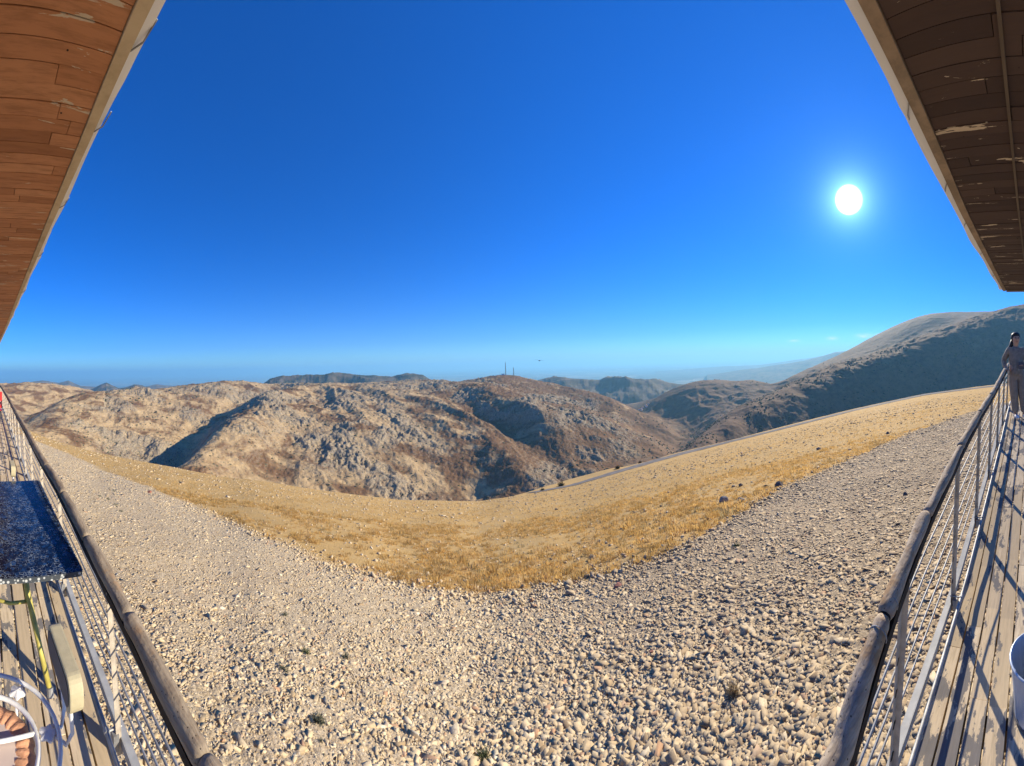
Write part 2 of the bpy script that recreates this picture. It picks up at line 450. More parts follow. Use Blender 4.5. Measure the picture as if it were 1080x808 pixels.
sz = rng.lognormal(math.log(.027), .5, len(r1)) * (1 + .45 * sstep(-.7, .5, p1) - .15 * sstep(.5, 1.3, p1)) * np.clip(r1 / 8, 1, 3.2) ** .8
sz = np.minimum(sz, .12 + .004 * r1)
z1 = ground_z(x1, y1) + sz * .03
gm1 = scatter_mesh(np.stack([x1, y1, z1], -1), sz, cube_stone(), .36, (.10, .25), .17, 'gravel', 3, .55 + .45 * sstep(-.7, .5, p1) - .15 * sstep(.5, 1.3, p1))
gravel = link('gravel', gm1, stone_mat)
tag(gravel, kind='stuff')
# rubble line where the gravel meets the grass
n = 3600; p = rng.uniform(-1.0, 1.35, n); rr = r_gravel(p) * (1 + .05 * fbm(p * 9, p * 0, 2, 8) + rng.normal(0, .06, n))
x, y = rr * np.sin(p), rr * np.cos(p); s3 = np.minimum(rng.lognormal(math.log(.05), .45, n), .16)
gm3 = scatter_mesh(np.stack([x, y, ground_z(x, y) + s3 * .12], -1), s3, cube_stone(), .35, (.4, .8), .35, 'rubble', 5)
tag(link('gravel', gm3, stone_mat), kind='stuff')

n = 22000; r_, p_ = polar_pts(n, 6, 90, 1.2, (-1.5, 1.5)); x, y = r_ * np.sin(p_), r_ * np.cos(p_); k = (r_ > r_gravel(p_)) & (r_ < ip(R_B, p_)); x, y, r_ = x[k], y[k], r_[k]
s4 = np.minimum(rng.lognormal(math.log(.05), .5, len(x)) * np.clip(r_ / 20, 1, 2.2), .35)
gm4 = scatter_mesh(np.stack([x, y, ground_z(x, y) + s4 * .08], -1), s4, cube_stone(), .4, (.3, .6), .3, 'grass_stones', 6)
tag(link('grass_stones', gm4, stone_mat), kind='stuff')
# ---- dry grass tussocks
def grass_mesh(x, y, h, nb, name, seed, spread=.55, rad=.28):
    R = np.random.default_rng(seed); n = len(x); z = ground_z(x, y)
    a = R.uniform(0, 2 * np.pi, (n, nb)); lean = R.uniform(.15, 1.0, (n, nb)) * spread
    hh = h[:, None] * R.uniform(.55, 1.1, (n, nb))
    bx = x[:, None] + np.cos(a) * h[:, None] * rad * R.random((n, nb)) ** .6; by = y[:, None] + np.sin(a) * h[:, None] * rad * R.random((n, nb)) ** .6
    tx = bx + np.cos(a) * hh * lean; ty = by + np.sin(a) * hh * lean; tz = z[:, None] + hh * (1 - .35 * lean)
    mx = bx + np.cos(a) * hh * lean * .35; my = by + np.sin(a) * hh * lean * .35; mz = z[:, None] + hh * .6
    w = h[:, None] * .075 * R.uniform(.6, 1.3, (n, nb)); wa = R.uniform(0, 2 * np.pi, (n, nb)); wx, wy = np.cos(wa) * w, np.sin(wa) * w
    zb = z[:, None] - .02 + 0 * mx
    V = np.stack([np.stack([bx - wx, by - wy, zb], -1), np.stack([bx + wx, by + wy, zb], -1),
                  np.stack([mx + wx * .8, my + wy * .8, mz], -1), np.stack([mx - wx * .8, my - wy * .8, mz], -1), np.stack([tx, ty, tz], -1)], 2)
    V = V.reshape(-1, 3); k = np.arange(n * nb)[:, None] * 5
    f = np.concatenate([k + np.array([[0, 1, 2]]), k + np.array([[0, 2, 3]]), k + np.array([[3, 2, 4]])])
    me = npmesh(name, V, f)
    at = me.attributes.new('tone', 'FLOAT', 'POINT'); at.data.foreach_set('value', np.repeat(R.random(n), nb * 5).astype(np.float32))
    return me
q = Nodes('dry_grass'); t = q.n('ShaderNodeAttribute', attribute_name='tone').outputs['Fac']
gc_ = q.ramp(t, [(0, (.42, .29, .12)), (.3, (.64, .42, .14)), (.7, (.78, .53, .19)), (.92, (.74, .55, .28)), (1, (.32, .27, .14))])
grass_mat = q.done(gc_, .8, None, spec=.15)
tr = q.n('ShaderNodeBsdfTranslucent'); q.l(gc_, tr.inputs[0]); mx = q.n('ShaderNodeMixShader'); mx.inputs[0].default_value = .5
q.l(q.b.outputs[0], mx.inputs[1]); q.l(tr.outputs[0], mx.inputs[2]); q.l(mx.outputs[0], q.out.inputs[0])
def grass_points(n, r0, r1, power, thr):
    r, p = polar_pts(n, r0, r1, power, (-1.56, 1.56)); x, y = r * np.sin(p), r * np.cos(p)
    rg = r_gravel(p) * (1 + .05 * fbm(x * .9, y * .9, 3, 21) + .02)
    k = (r > rg) & (r < ip(R_B, p) * .995) & (y > .5) & (fbm(x * .35, y * .35, 4, 77) + .25 * rng.normal(0, 1, n) > thr)
    return r[k], x[k], y[k]
rA, xA, yA = grass_points(17000, 5.5, 24, 1.0, -.12)
tag(link('grass', grass_mesh(xA, yA, rng.lognormal(math.log(.078), .35, len(xA)), 44, 'grass', 1, 1.0, 1.5), grass_mat), kind='stuff')
rB, xB, yB = grass_points(70000, 18, 170, 1.35, -.2)
tag(link('grass', grass_mesh(xB, yB, rng.lognormal(math.log(.085), .35, len(xB)), 12, 'far_grass', 2, 1.0, 1.8), grass_mat), kind='stuff')

# ---- the road along the brow of the slope
def ribbon(name, pxs, wid, off, mat, lift):
    ph = az(pxs); rb = ip(R_B, ph) + off
    x, y = rb * np.sin(ph), rb * np.cos(ph)
    tx, ty = np.gradient(x), np.gradient(y); L = np.hypot(tx, ty); nx, ny = -ty / L, tx / L
    rows = []
    for u in np.linspace(-.5, .5, 5):
        xx, yy = x + nx * wid * u, y + ny * wid * u
        rows.append(np.stack([xx, yy, ground_z(xx, yy) + lift], -1))
    V = np.stack(rows, 1).reshape(-1, 3); n = len(pxs)
    f = [(i * 5 + k, i * 5 + k + 1, i * 5 + k + 6, i * 5 + k + 5) for i in range(n - 1) for k in range(4)]
    return link(name, npmesh(name, V, np.array(f)), mat)
q = Nodes('asphalt'); v = q.mapping()
asph = q.done(q.mix(q.fac(q.noise(v, .5, 4), .3, .7), (.16, .145, .125), (.24, .21, .175)), .9, q.bump(q.noise(v, 40, 2), .3, .01), spec=.2)
road = ribbon('road', np.linspace(556, 1140, 240), 4.2, 3.0, asph, .10); tag(road, kind='structure')

# ------------------------------------------------------------------ hills across the valley (one height field)
CP = []
def cps(*a): CP.extend(a)
# hidden valley behind the brow
for px in range(-160, 1260, 60):
    a = float(np.clip(az(px), -1.95, 1.95)); rc = float(ip(R_C, a)); tc = float(ip(T_C, a))
    for m, dt in ((1.25, .16), (1.9, .24)):
        CP.append((px, None, rc * m, tc + dt * (1 if px < 640 else .7)))
# smooth tan hill far left
cps((-160, 412, 1500), (-60, 410, 1500), (0, 407.5, 1500), (30, 407, 1500), (62, 409, 1500), (95, 413, 1500), (130, 418, 1600), (20, 430, 1100), (45, 438, 950),
    (0, 440, 700), (-60, 432, 900), (70, 425, 1250), (22, 446, 520))
# rocky dome
cps((30, 456, 330), (52, 452, 360), (52, 441, 470), (66, 430, 560), (80, 418.5, 700), (95, 414, 780), (112, 412, 850), (150, 411, 900), (178, 415, 900), (207, 411, 1000), (232, 406.5, 1150),
    (270, 407, 1300), (80, 450, 430), (120, 470, 400), (150, 484, 380), (110, 440, 520), (150, 450, 520), (160, 470, 430), (150, 430, 650), (185, 430, 720), (220, 425, 850), (170, 480, 400))
# gully and the spur right of it
cps((172, 492, 390), (185, 470, 470), (205, 455, 580), (225, 443, 700), (245, 432, 850), (266, 423, 1000), (285, 416, 1150))
cps((192, 494, 210), (212, 474, 280), (228, 456, 350), (240, 443, 430), (255, 433, 530), (272, 423, 680), (292, 412, 850), (310, 406, 1000))
# the main rocky face
cps((240, 500, 225), (300, 506, 235), (350, 513, 240), (400, 520, 245), (450, 524, 255), (500, 524, 265), (530, 518, 255),
    (250, 478, 270), (290, 478, 300), (340, 482, 310), (390, 486, 320), (440, 495, 315),
    (270, 450, 370), (300, 450, 420), (330, 455, 410), (350, 445, 470), (385, 452, 450), (400, 436, 560), (430, 462, 410),
    (310, 425, 600), (345, 425, 680), (380, 420, 780), (330, 414, 850), (360, 411, 1000), (390, 407, 1150), (420, 404, 1300), (440, 402, 1450), (455, 402, 1550), (472, 403, 1550))
# spur left of the ravine
cps((540, 513, 262), (520, 493, 330), (500, 478, 380), (482, 462, 430), (465, 447, 500), (450, 434, 600), (430, 422, 740), (408, 413, 900))
# right flank with scattered scrub
cps((600, 500, 330), (620, 480, 400), (640, 488, 390), (670, 486, 430), (690, 484, 470), (610, 455, 510), (640, 463, 510), (670, 474, 520), (600, 435, 640), (575, 420, 860),
    (630, 440, 700), (660, 455, 640), (690, 472, 560), (712, 482, 520))
# skyline with the masts, falling to the valley mouth
cps((500, 402, 1550), (515, 398, 1600), (535, 396, 1600), (552, 399.5, 1600), (575, 405, 1500), (600, 411, 1400), (625, 416, 1320), (650, 424, 1240), (680, 440, 1120), (700, 451, 1030), (718, 463, 930),
    (590, 417, 1250), (620, 428, 1080), (650, 442, 950), (680, 458, 820), (700, 468, 740), (720, 477, 640), (545, 407, 1250))
# hill in the middle right
cps((672, 437, 1750), (690, 424, 1800), (708, 413, 1850), (730, 404, 1900), (750, 401, 1950), (775, 402, 2000), (800, 402, 2000), (815, 406, 2050), (700, 440, 1550), (730, 430, 1500), (765, 425, 1500), (790, 417, 1600),
    (735, 448, 1250), (722, 462, 1050), (755, 442, 1150), (785, 432, 1250), (820, 418, 1500))
# the big mountain right: crest, two spurs, the shaded hollow
R_ = []
R_ += [(830, 399, 2000), (855, 389, 2060), (880, 380, 2120), (905, 371, 2200), (930, 359, 2280), (955, 346, 2360), (985, 335.5, 2450), (1010, 334.5, 2500), (1040, 331, 2550), (1080, 328.5, 2600), (1150, 325, 2650), (1240, 335, 2700)]
R_ += [(1000, 345, 2150), (960, 362, 1980), (925, 376, 1800), (890, 389, 1640), (855, 401, 1480), (825, 412, 1330), (795, 425, 1180), (765, 440, 1040), (742, 456, 920), (728, 470, 820)]
SP = [(1150, 338, 1560), (1075, 341, 1480), (1040, 352, 1400), (1005, 361, 1300), (970, 374, 1200), (935, 388, 1080), (902, 401, 980), (868, 413, 890), (835, 425, 800), (800, 438, 720), (772, 450, 650), (748, 464, 590), (725, 476, 540)]
R_ += SP
spx = np.array(sorted(SP))
for px, py in ((1030, 372), (990, 384), (1060, 372), (950, 398), (910, 410), (870, 424), (1080, 372), (985, 409), (900, 428), (1050, 400), (820, 449), (1020, 392), (760, 467), (1150, 397), (960, 411), (1080, 390), (1150, 370), (930, 418), (860, 438), (790, 458)):
    yc = np.interp(px, spx[:, 0], spx[:, 1]); Dc = np.interp(px, spx[:, 0], spx[:, 2])
    R_.append((px, py, Dc * (1 - .0036 * (py - yc))))
for px in range(760, 1240, 60):      # hidden foot of the shaded slope
    Dc = np.interp(px, spx[:, 0], spx[:, 2]); a = float(az(px)); R_.append((px, None, Dc * .74, float(ip(T_C, np.clip(a, -1.95, 1.95))) + .10)); R_.append((px, None, Dc * .5, float(ip(T_C, np.clip(a, -1.95, 1.95))) + .22))
CP = [(c[0], c[1], 1600 * (c[2] / 1600) ** .6) if (c[1] is not None and c[2] < 1600) else c for c in CP]
for px in range(-160, 700, 60):
    a = float(az(px)); CP.append((px, None, 290., float(ip(T_C, np.clip(a, -1.95, 1.95))) + .20))
CP += R_
# the ravine, the gentle brown floor beyond it, the dark wall and its crest
CP += [(560, 506, 560), (542, 492, 590), (524, 477, 665), (504, 462, 725), (484, 447, 810), (466, 432, 910), (450, 419, 1060), (440, 410, 1200),
       (575, 474, 700), (548, 464, 750), (522, 450, 830), (500, 434, 930), (482, 420, 1060),
       (580, 457, 745), (562, 441, 800), (545, 428, 890), (525, 417, 990), (508, 410, 1100), (495, 406, 1200)]
# slopes sinking to the plain behind the skyline
for px in range(-160, 1260, 70):
    for D, T in ((5200, .135), (9000, .085)):
        CP.append((px, None, D, T))
for px, py, D in ((0, 420, 2300), (60, 420, 2400), (110, 421, 2000), (150, 418, 1900), (200, 417, 2000), (260, 413, 2200), (330, 412, 2300), (400, 411, 2400), (470, 410, 2300), (530, 408, 2400),
                  (600, 420, 2200), (650, 440, 2000), (750, 411, 2900), (800, 411, 2900), (850, 400, 3700), (920, 372, 4000), (985, 350, 4200), (1080, 350, 4300)):
    CP.append((px, py, D))
pts = []
for c in CP:
    T = c[3] if c[1] is None else -float(wz(c[0], c[1]))
    pts.append((float(az(c[0])), math.log(c[2]) * .55, T))
pts = np.array(pts)
def kern(a, b): return np.sqrt(((a[:, None, :] - b[None, :, :]) ** 2).sum(-1) + .0016)
K = kern(pts[:, :2], pts[:, :2]); N = len(pts)
Pm = np.concatenate([np.ones((N, 1)), pts[:, :2]], 1)
A = np.block([[K - 1e-4 * np.eye(N), Pm], [Pm.T, np.zeros((3, 3))]])
sol = np.linalg.solve(A, np.concatenate([pts[:, 2], np.zeros(3)]))
def hill_T(phi, lr):
    sh = phi.shape; P = np.stack([phi.ravel(), lr.ravel() * .55], -1); out = np.empty(len(P))
    for i in range(0, len(P), 20000):
        b = P[i:i + 20000]; out[i:i + 20000] = kern(b, pts[:, :2]) @ sol[:N] + sol[N] + b @ sol[N + 1:]
    return out.reshape(sh)
def hills():
    nphi, nr = HILL_RES
    ph = np.linspace(-1.72, 1.72, nphi)
    r0 = ip(R_C, ph) * 1.22; r1 = 8500.
    # coarse smooth field, then refine by interpolation
    tt = np.linspace(0, 1, nr); lr = np.log(r0)[None, :] + (np.log(r1) - np.log(r0))[None, :] * tt[:, None]
    cph = np.linspace(-1.72, 1.72, 430); clr = np.linspace(math.log(60), math.log(9000), 260)
    CT = hill_T(*np.meshgrid(cph, clr))
    fi = (np.broadcast_to(ph[None, :], lr.shape) - cph[0]) / (cph[1] - cph[0]); fj = (lr - clr[0]) / (clr[1] - clr[0])
    i0 = np.clip(fi.astype(int), 0, 428); j0 = np.clip(fj.astype(int), 0, 258); fi -= i0; fj -= j0
    T = CT[j0, i0] * (1 - fi) * (1 - fj) + CT[j0, i0 + 1] * fi * (1 - fj) + CT[j0 + 1, i0] * (1 - fi) * fj + CT[j0 + 1, i0 + 1] * fi * fj
    r = np.exp(lr); P = np.broadcast_to(ph[None, :], r.shape); px = P * F + CX
    x = r * np.sin(P); y = r * np.cos(P); z = -r * T
    # relief: warped ridges, crags on the rocky side, long soft gullies on the right
    rocky = (1 - sstep(560, 760, px)) * sstep(10, 60, px) * (1 - .75 * ((px < 110) & (r > 880)))
    rocky = rocky * (1 - .6 * sstep(1700, 2600, r))
    wx = 40 * fbm(x / 170, y / 170, 3, 301); wy = 40 * fbm(x / 170, y / 170, 3, 302)
    fade = sstep(1.15, 1.7, r / (ip(R_C, P)))
    amp = np.clip(r / 700, .35, 1.25) * (1 - .45 * sstep(1150, 1500, r) * (px < 620))
    ac = .73 * x + .69 * y + .8 * wx; al = .69 * x - .73 * y
    sp_ = ridged(ac / 210 + .35 * fbm(al / 260, ac / 400, 2, 55), al / 900, 3, 57, .42) - .35
    spm = rocky * sstep(170, 240, px) * (1 - sstep(560, 640, px)) * (1 - .5 * sstep(1000, 1300, r))
    z = z + fade * spm * 17 * sp_ * np.clip(r / 700, .5, 1.3)
    z = z + fade * amp * (rocky * (13 - 5 * spm) * (ridged((x + wx) / 170, (y + wy) / 170, 4, 11) - .3) + (1 - rocky) * 10 * (1 - .5 * sstep(1700, 2300, r)) * (ridged((x + wx) / 330, (y + wy) / 330, 3, 12) - .3))
    cm = sstep(-.02, .42, fbm(x / 120 + 5, y / 120, 3, 61)) 
    py_ = CY + F * (T - ROLL * np.sin(P)); bd = np.exp(-((py_ - (424 + (px - 398) * .75)) / 11) ** 2) * sstep(390, 402, px) * (1 - sstep(450, 470, px))
    bd = bd + np.exp(-((px - 350) / 26) ** 2 - ((py_ - 487) / 16) ** 2) + np.exp(-((px - 600) / 22) ** 2 - ((py_ - 441) / 9) ** 2); cm = np.clip(cm + bd, 0, 2.1)
    crag = ridged((x + .4 * wx) / 30, (y + .4 * wy) / 30, 5, 19, .68)
    z = z + fade * np.clip(r / 600, .45, 1.25) * rocky * cm * 7.0 * np.sign(crag) * np.abs(crag) ** .7
    z = z + fade * np.clip(r / 500, .4, 1.6) * (.3 + .7 * rocky) * (1.9 * fbm(x / 9, y / 9, 3, 91))
    st = ridged((x + wx) / 60, (y + wy) / 60, 3, 101)
    z = z + fade * (1 - rocky) * np.clip(r / 900, .3, 2) * 5.0 * (st - .2) * (1 - .7 * sstep(1400, 2200, r))
    V = np.stack([x, y, z], -1).reshape(-1, 3)
    i = np.arange(nr - 1)[:, None] * nphi; k = np.arange(nphi - 1)[None, :]
    f = np.stack([i + k, i + nphi + k, i + nphi + k + 1, i + k + 1], -1).reshape(-1, 4)
    me = npmesh('hills', V, f)
    a = me.attributes.new('rocky', 'FLOAT', 'POINT'); a.data.foreach_set('value', (rocky * (.35 + .65 * np.clip(cm, 0, 1))).astype(np.float32).ravel())
    a = me.attributes.new('craggy', 'FLOAT', 'POINT'); a.data.foreach_set('value', np.clip(rocky * cm * np.clip(crag, 0, 1), 0, 1).astype(np.float32).ravel())
    return me, (x, y, z, px, r)
def hill_material():
    q = Nodes('hillside'); v = q.mapping()
    rk = q.n('ShaderNodeAttribute', attribute_name='rocky').outputs['Fac']; cg = q.n('ShaderNodeAttribute', attribute_name='craggy').outputs['Fac']
    n1 = q.noise(v, .012, 6, .62, .6); n2 = q.noise(v, .05, 5, .65); n3 = q.noise(v, .3, 4, .7)
    geo = q.n('ShaderNodeNewGeometry'); sp = q.n('ShaderNodeSeparateXYZ'); q.l(geo.outputs['True Normal'], sp.inputs[0])
    pos = q.n('ShaderNodeSeparateXYZ'); q.l(q.tc.outputs['Object'], pos.inputs[0])
    steep = q.fac(sp.outputs[2], .90, .74)
    tan_ = q.mix(q.fac(n2, .35, .65), (.54, .38, .19), (.40, .27, .135))
    brown = q.mix(q.fac(n3, .3, .7), (.22, .115, .05), (.14, .078, .038))
    # redder soil to the right and in hollows
    azm = q.math('ARCTAN2', pos.outputs[0], pos.outputs[1])
    right = q.fac(azm, -.35, .15)
    f = q.math('ADD', n1, q.math('MULTIPLY', right, .17))
    base = q.mix(q.fac(f, .46, .60), tan_, brown)
    far = q.fac(azm, .30, .65)
    base = q.mix(q.math('MULTIPLY', far, .8), base, q.mix(q.fac(n2, .35, .7), (.28, .175, .10), (.18, .115, .07)))
    rock = q.mix(q.fac(n3, .3, .75), (.42, .34, .225), (.15, .12, .085))
    rf = q.math('MINIMUM', q.math('ADD', q.math('MULTIPLY', steep, .6), q.math('ADD', q.math('MULTIPLY', q.fac(n3, .5, .6), q.math('MULTIPLY', rk, .55)), q.math('MULTIPLY', cg, 1.0))), 1)
    rf = q.math('MULTIPLY', rf, q.math('MINIMUM', q.math('ADD', q.math('MULTIPLY', rk, 1.6), .12), 1))
    col = q.mix(rf, base, rock)
    # scrub speckles
    sc = q.voro(v, .11); scm = q.math('MULTIPLY', q.math('LESS_THAN', sc, .20), q.math('GREATER_THAN', n2, .46))
    col = q.mix(q.math('MULTIPLY', scm, .75), col, (.075, .085, .045))
    vo = q.voro(v, .09, 'DISTANCE_TO_EDGE'); vo2 = q.voro(v, .33, 'DISTANCE_TO_EDGE')
    b = q.bump(vo, .8, 3.5); b = q.bump(vo2, .7, 1.2, b); b = q.bump(n3, .5, 1.2, b)
    nm = q.n('ShaderNodeMix', data_type='VECTOR'); q.l(q.math('MINIMUM', q.math('ADD', q.math('MULTIPLY', rk, 1.2), .38), 1), nm.inputs[0]); q.l(geo.outputs['Normal'], nm.inputs[4]); q.l(b, nm.inputs[5])
    return q.done(col, .95, nm.outputs[1], spec=.1)
hme, HF = hills()
hillmat = hill_material()
hl = link('hills', hme, hillmat, smooth=False); tag(hl, kind='structure')

# ---- shrubs scattered on the hillsides (far too many to count)
hx, hy, hz, hpx, hr = HF
idx = rng.integers(0, hx.size, 110000)
X, Y, Z, PX, RR = (a.ravel()[idx] for a in HF)
dn = fbm(X / 60, Y / 60, 3, 222)
w = np.where((PX > 590) & (PX < 760) & (RR < 1300), .5, .12) + np.where((PX > 60) & (PX < 190), .14, 0) + np.where((PX > 720) & (RR < 1350) & (RR > 450), .6, 0)
k = (RR < 2300) & (RR > 180) & (PX > -10) & (PX < 1100) & (dn > -.05) & (rng.random(len(X)) < w * .62)
sP = np.stack([X, Y, Z], -1)[k]; sS = rng.uniform(2.0, 4.6, k.sum()) * np.clip(RR[k] / 700, .6, 1.5)
sm = scatter_mesh(sP + np.array([0, 0, .3]), sS, (IV, IF), .35, (.7, 1.1), .1, 'shrubs', 8)
scrub_mat = simple('scrub_leaves', (.065, .075, .04), .9, scale=.8, var=.3)
tag(link('shrubs', sm, scrub_mat), kind='stuff')

# ------------------------------------------------------------------ distant ranges and the plain
def range_mesh(name, crest, D, base_z, depth, mat, seed, rough=1.0, n=420, nr=60, wav=None):
    c = np.array(crest, float); px = np.linspace(c[0, 0], c[-1, 0], n)
    yy = np.interp(px, c[:, 0], c[:, 1]); Dd = np.interp(px, c[:, 0], c[:, 2]) if c.shape[1] > 2 else np.full(n, float(D))
    ph = az(px); zc = Dd * wz(px, yy); wav = wav or D * .08
    u = np.linspace(-1, 1, nr)
    r = Dd[None, :] + u[:, None] * depth
    x = r * np.sin(ph)[None, :]; y = r * np.cos(ph)[None, :]
    H = (zc - base_z)[None, :]
    prof = 1 - np.abs(u[:, None]) ** 1.0
    rg = ridged(x / wav, y / wav, 5, seed)
    z = base_z + H * (prof + .32 * rough * rg * (prof * (1 - prof) * 4) * .5) + rough * H * .05 * (rg - .2) * (prof > .02) * np.clip(prof * 8, 0, 1)
    V = np.stack([x, y, z], -1).reshape(-1, 3)
    i = np.arange(nr - 1)[:, None] * n; k = np.arange(n - 1)[None, :]
    f = np.stack([i + k, i + n + k, i + n + k + 1, i + k + 1], -1).reshape(-1, 4)
    o = link(name, npmesh(name, V, f), mat, smooth=False); tag(o, kind='structure'); return o
q = Nodes('far_slopes'); v = q.mapping()
farmat = q.done(q.mix(q.fac(q.noise(v, .006, 6, .6), .42, .6), (.20, .15, .10), (.10, .085, .06)), .95, q.bump(q.noise(v, .02, 5, .7), .5, 12), spec=.1)
q = Nodes('dark_slopes'); v = q.mapping()
darkmat = q.done(q.mix(q.fac(q.noise(v, .01, 6, .6), .42, .6), (.14, .11, .08), (.055, .055, .04)), .95, q.bump(q.noise(v, .02, 5, .7), .5, 12), spec=.1)
range_mesh('mesa', [(262, 412), (275, 406), (284, 399), (296, 395.5), (315, 394.5), (330, 396), (350, 393), (372, 395), (395, 394.5), (412, 397), (430, 394.5), (446, 396), (455, 402), (470, 408)], 3300, -420, 700, darkmat, 5, 1.2, wav=330)
range_mesh('peaks', [(84, 415), (98, 410), (106, 405.5), (112, 403.5), (118, 406), (126, 409.5), (134, 408), (142, 405), (150, 406.5), (160, 411), (168, 413)], 4600, -420, 900, darkmat, 6, 1.0, wav=400)
range_mesh('knoll', [(196, 413), (206, 410), (216, 406), (224, 404.5), (232, 406), (240, 410), (246, 413)], 4200, -420, 700, darkmat, 7, .7, wav=400)
range_mesh('low_range', [(-160, 402), (-40, 405), (0, 404.5), (25, 404), (45, 401.5), (62, 404), (72, 401.5), (85, 407), (110, 409), (150, 408), (165, 405), (185, 407), (210, 409), (270, 409)], 7000, -500, 1600, farmat, 8, 1.0, wav=700)
range_mesh('blue_ridge', [(560, 404), (575, 399.5), (595, 396), (615, 397.5), (632, 400.5), (648, 397), (660, 396), (675, 398.5), (695, 401), (712, 402), (728, 405), (745, 409), (780, 411)], 3600, -560, 1500, farmat, 9, 1.5, wav=520)
range_mesh('far_range', [(745, 396), (775, 391), (800, 388), (825, 384), (845, 381), (862, 377), (880, 371.5), (897, 369.5), (915, 364), (930, 361), (942, 359.5), (965, 357), (1000, 356), (1080, 352), (1200, 350)], 11000, -700, 3500, farmat, 10, .7, wav=1500)
range_mesh('farther_range', [(690, 392), (760, 386.5), (800, 385), (850, 378), (890, 372), (940, 366), (1080, 362)], 19000, -800, 5000, farmat, 13, .6, wav=2500)
q = Nodes('plain_fields'); v = q.mapping()
vv = q.n('ShaderNodeTexVoronoi'); q.l(v, vv.inputs['Vector']); vv.inputs['Scale'].default_value = .0011
sv = q.n('ShaderNodeSeparateColor'); q.l(vv.outputs['Color'], sv.inputs[0])
pc = q.ramp(sv.outputs[0], [(0, (.09, .09, .055)), (.4, (.22, .17, .11)), (.75, (.33, .26, .17)), (1, (.45, .38, .28))])
pc = q.mix(q.fac(q.noise(v, .00018, 5, .6), .42, .6), pc, (.12, .11, .08))
plainmat = q.done(pc, .95, spec=.05)
n = 180; rr = np.geomspace(2500, 90000, 40); ph = np.linspace(-1.8, 1.8, n)
x = rr[:, None] * np.sin(ph); y = rr[:, None] * np.cos(ph)
z = -760 + 60 * fbm(x / 4000, y / 4000, 3, 3) * np.clip(rr / 8000, 0, 1)[:, None] + 0 * x
i = np.arange(39)[:, None] * n; k = np.arange(n - 1)[None, :]
pl = link('plain', npmesh('plain', np.stack([x, y, z], -1).reshape(-1, 3), np.stack([i + k, i + n + k, i + n + k + 1, i + k + 1], -1).reshape(-1, 4)), plainmat); tag(pl, kind='structure')

# ------------------------------------------------------------------ the air
m = bpy.data.materials.new('air'); m.use_nodes = True; t = m.node_tree; t.nodes.clear()
o_ = t.nodes.new('ShaderNodeOutputMaterial'); pv = t.nodes.new('ShaderNodeVolumePrincipled')
pv.inputs['Color'].default_value = HAZE_COL; pv.inputs['Density'].default_value = HAZE; pv.inputs['Anisotropy'].default_value = .2
t.links.new(pv.outputs[0], o_.inputs['Volume'])
hb = MB(); hb.box((0, 0, (-1010 + 430) / 2), (190000, 190000, 1440))
hz_ = hb.build('haze', m); tag(hz_, kind='stuff')

# ------------------------------------------------------------------ the terrace: floor, railing, roof edge
LOGPX = [(1.5, 408, .62), (9, 420, .62), (19, 438.5, .62), (28, 454, .62), (38.6, 474.5, .62), (49, 491.6, .62), (57, 503, .62), (77, 540, .62), (90, 566, .62), (103, 589, .62),
         (115, 613, .62), (144, 667, .62), (175, 728, .61), (206, 790, .60),
         (880.6, 806, .50), (904, 726, .515), (929, 657, .53), (945, 616, .545), (975, 545, .575), (996, 505, .575), (1014, 468, .575), (1033, 435.5, .575), (1047.6, 413, .575), (1060.6, 388.5, .575)]
LG = [at_y(*p) for p in LOGPX]
LG.sort(key=lambda v: v.x)
e0 = LG[-1]; LG.append(Vector((7.4, .575, e0.z + .06)))
LGX = np.array([v.x for v in LG]); LGY = np.array([v.y for v in LG]); LGZ = np.array([v.z for v in LG])
def log_at(x): return Vector((x, float(np.interp(x, LGX, LGY)), float(np.interp(x, LGX, LGZ))))
ZD = np.array([(-30, -1.45), (-18, -1.55), (-11, -1.68), (-6, -1.82), (-4, -1.88), (-2, -1.93), (0, -1.94), (1.4, -1.935), (2.57, -1.90), (3.7, -1.73), (5.2, -1.50), (6.56, -1.25), (7.6, -1.10)])
_xs = np.linspace(-30, 7.6, 500); _zs = smooth(np.interp(_xs, ZD[:, 0], ZD[:, 1]), 11)
def zd(x): return np.interp(x, _xs, _zs)
def ye(x): return np.interp(x, [-30, -2, 1, 8], [.68, .70, .65, .64])
XS0, XS1 = -19.0, 7.3

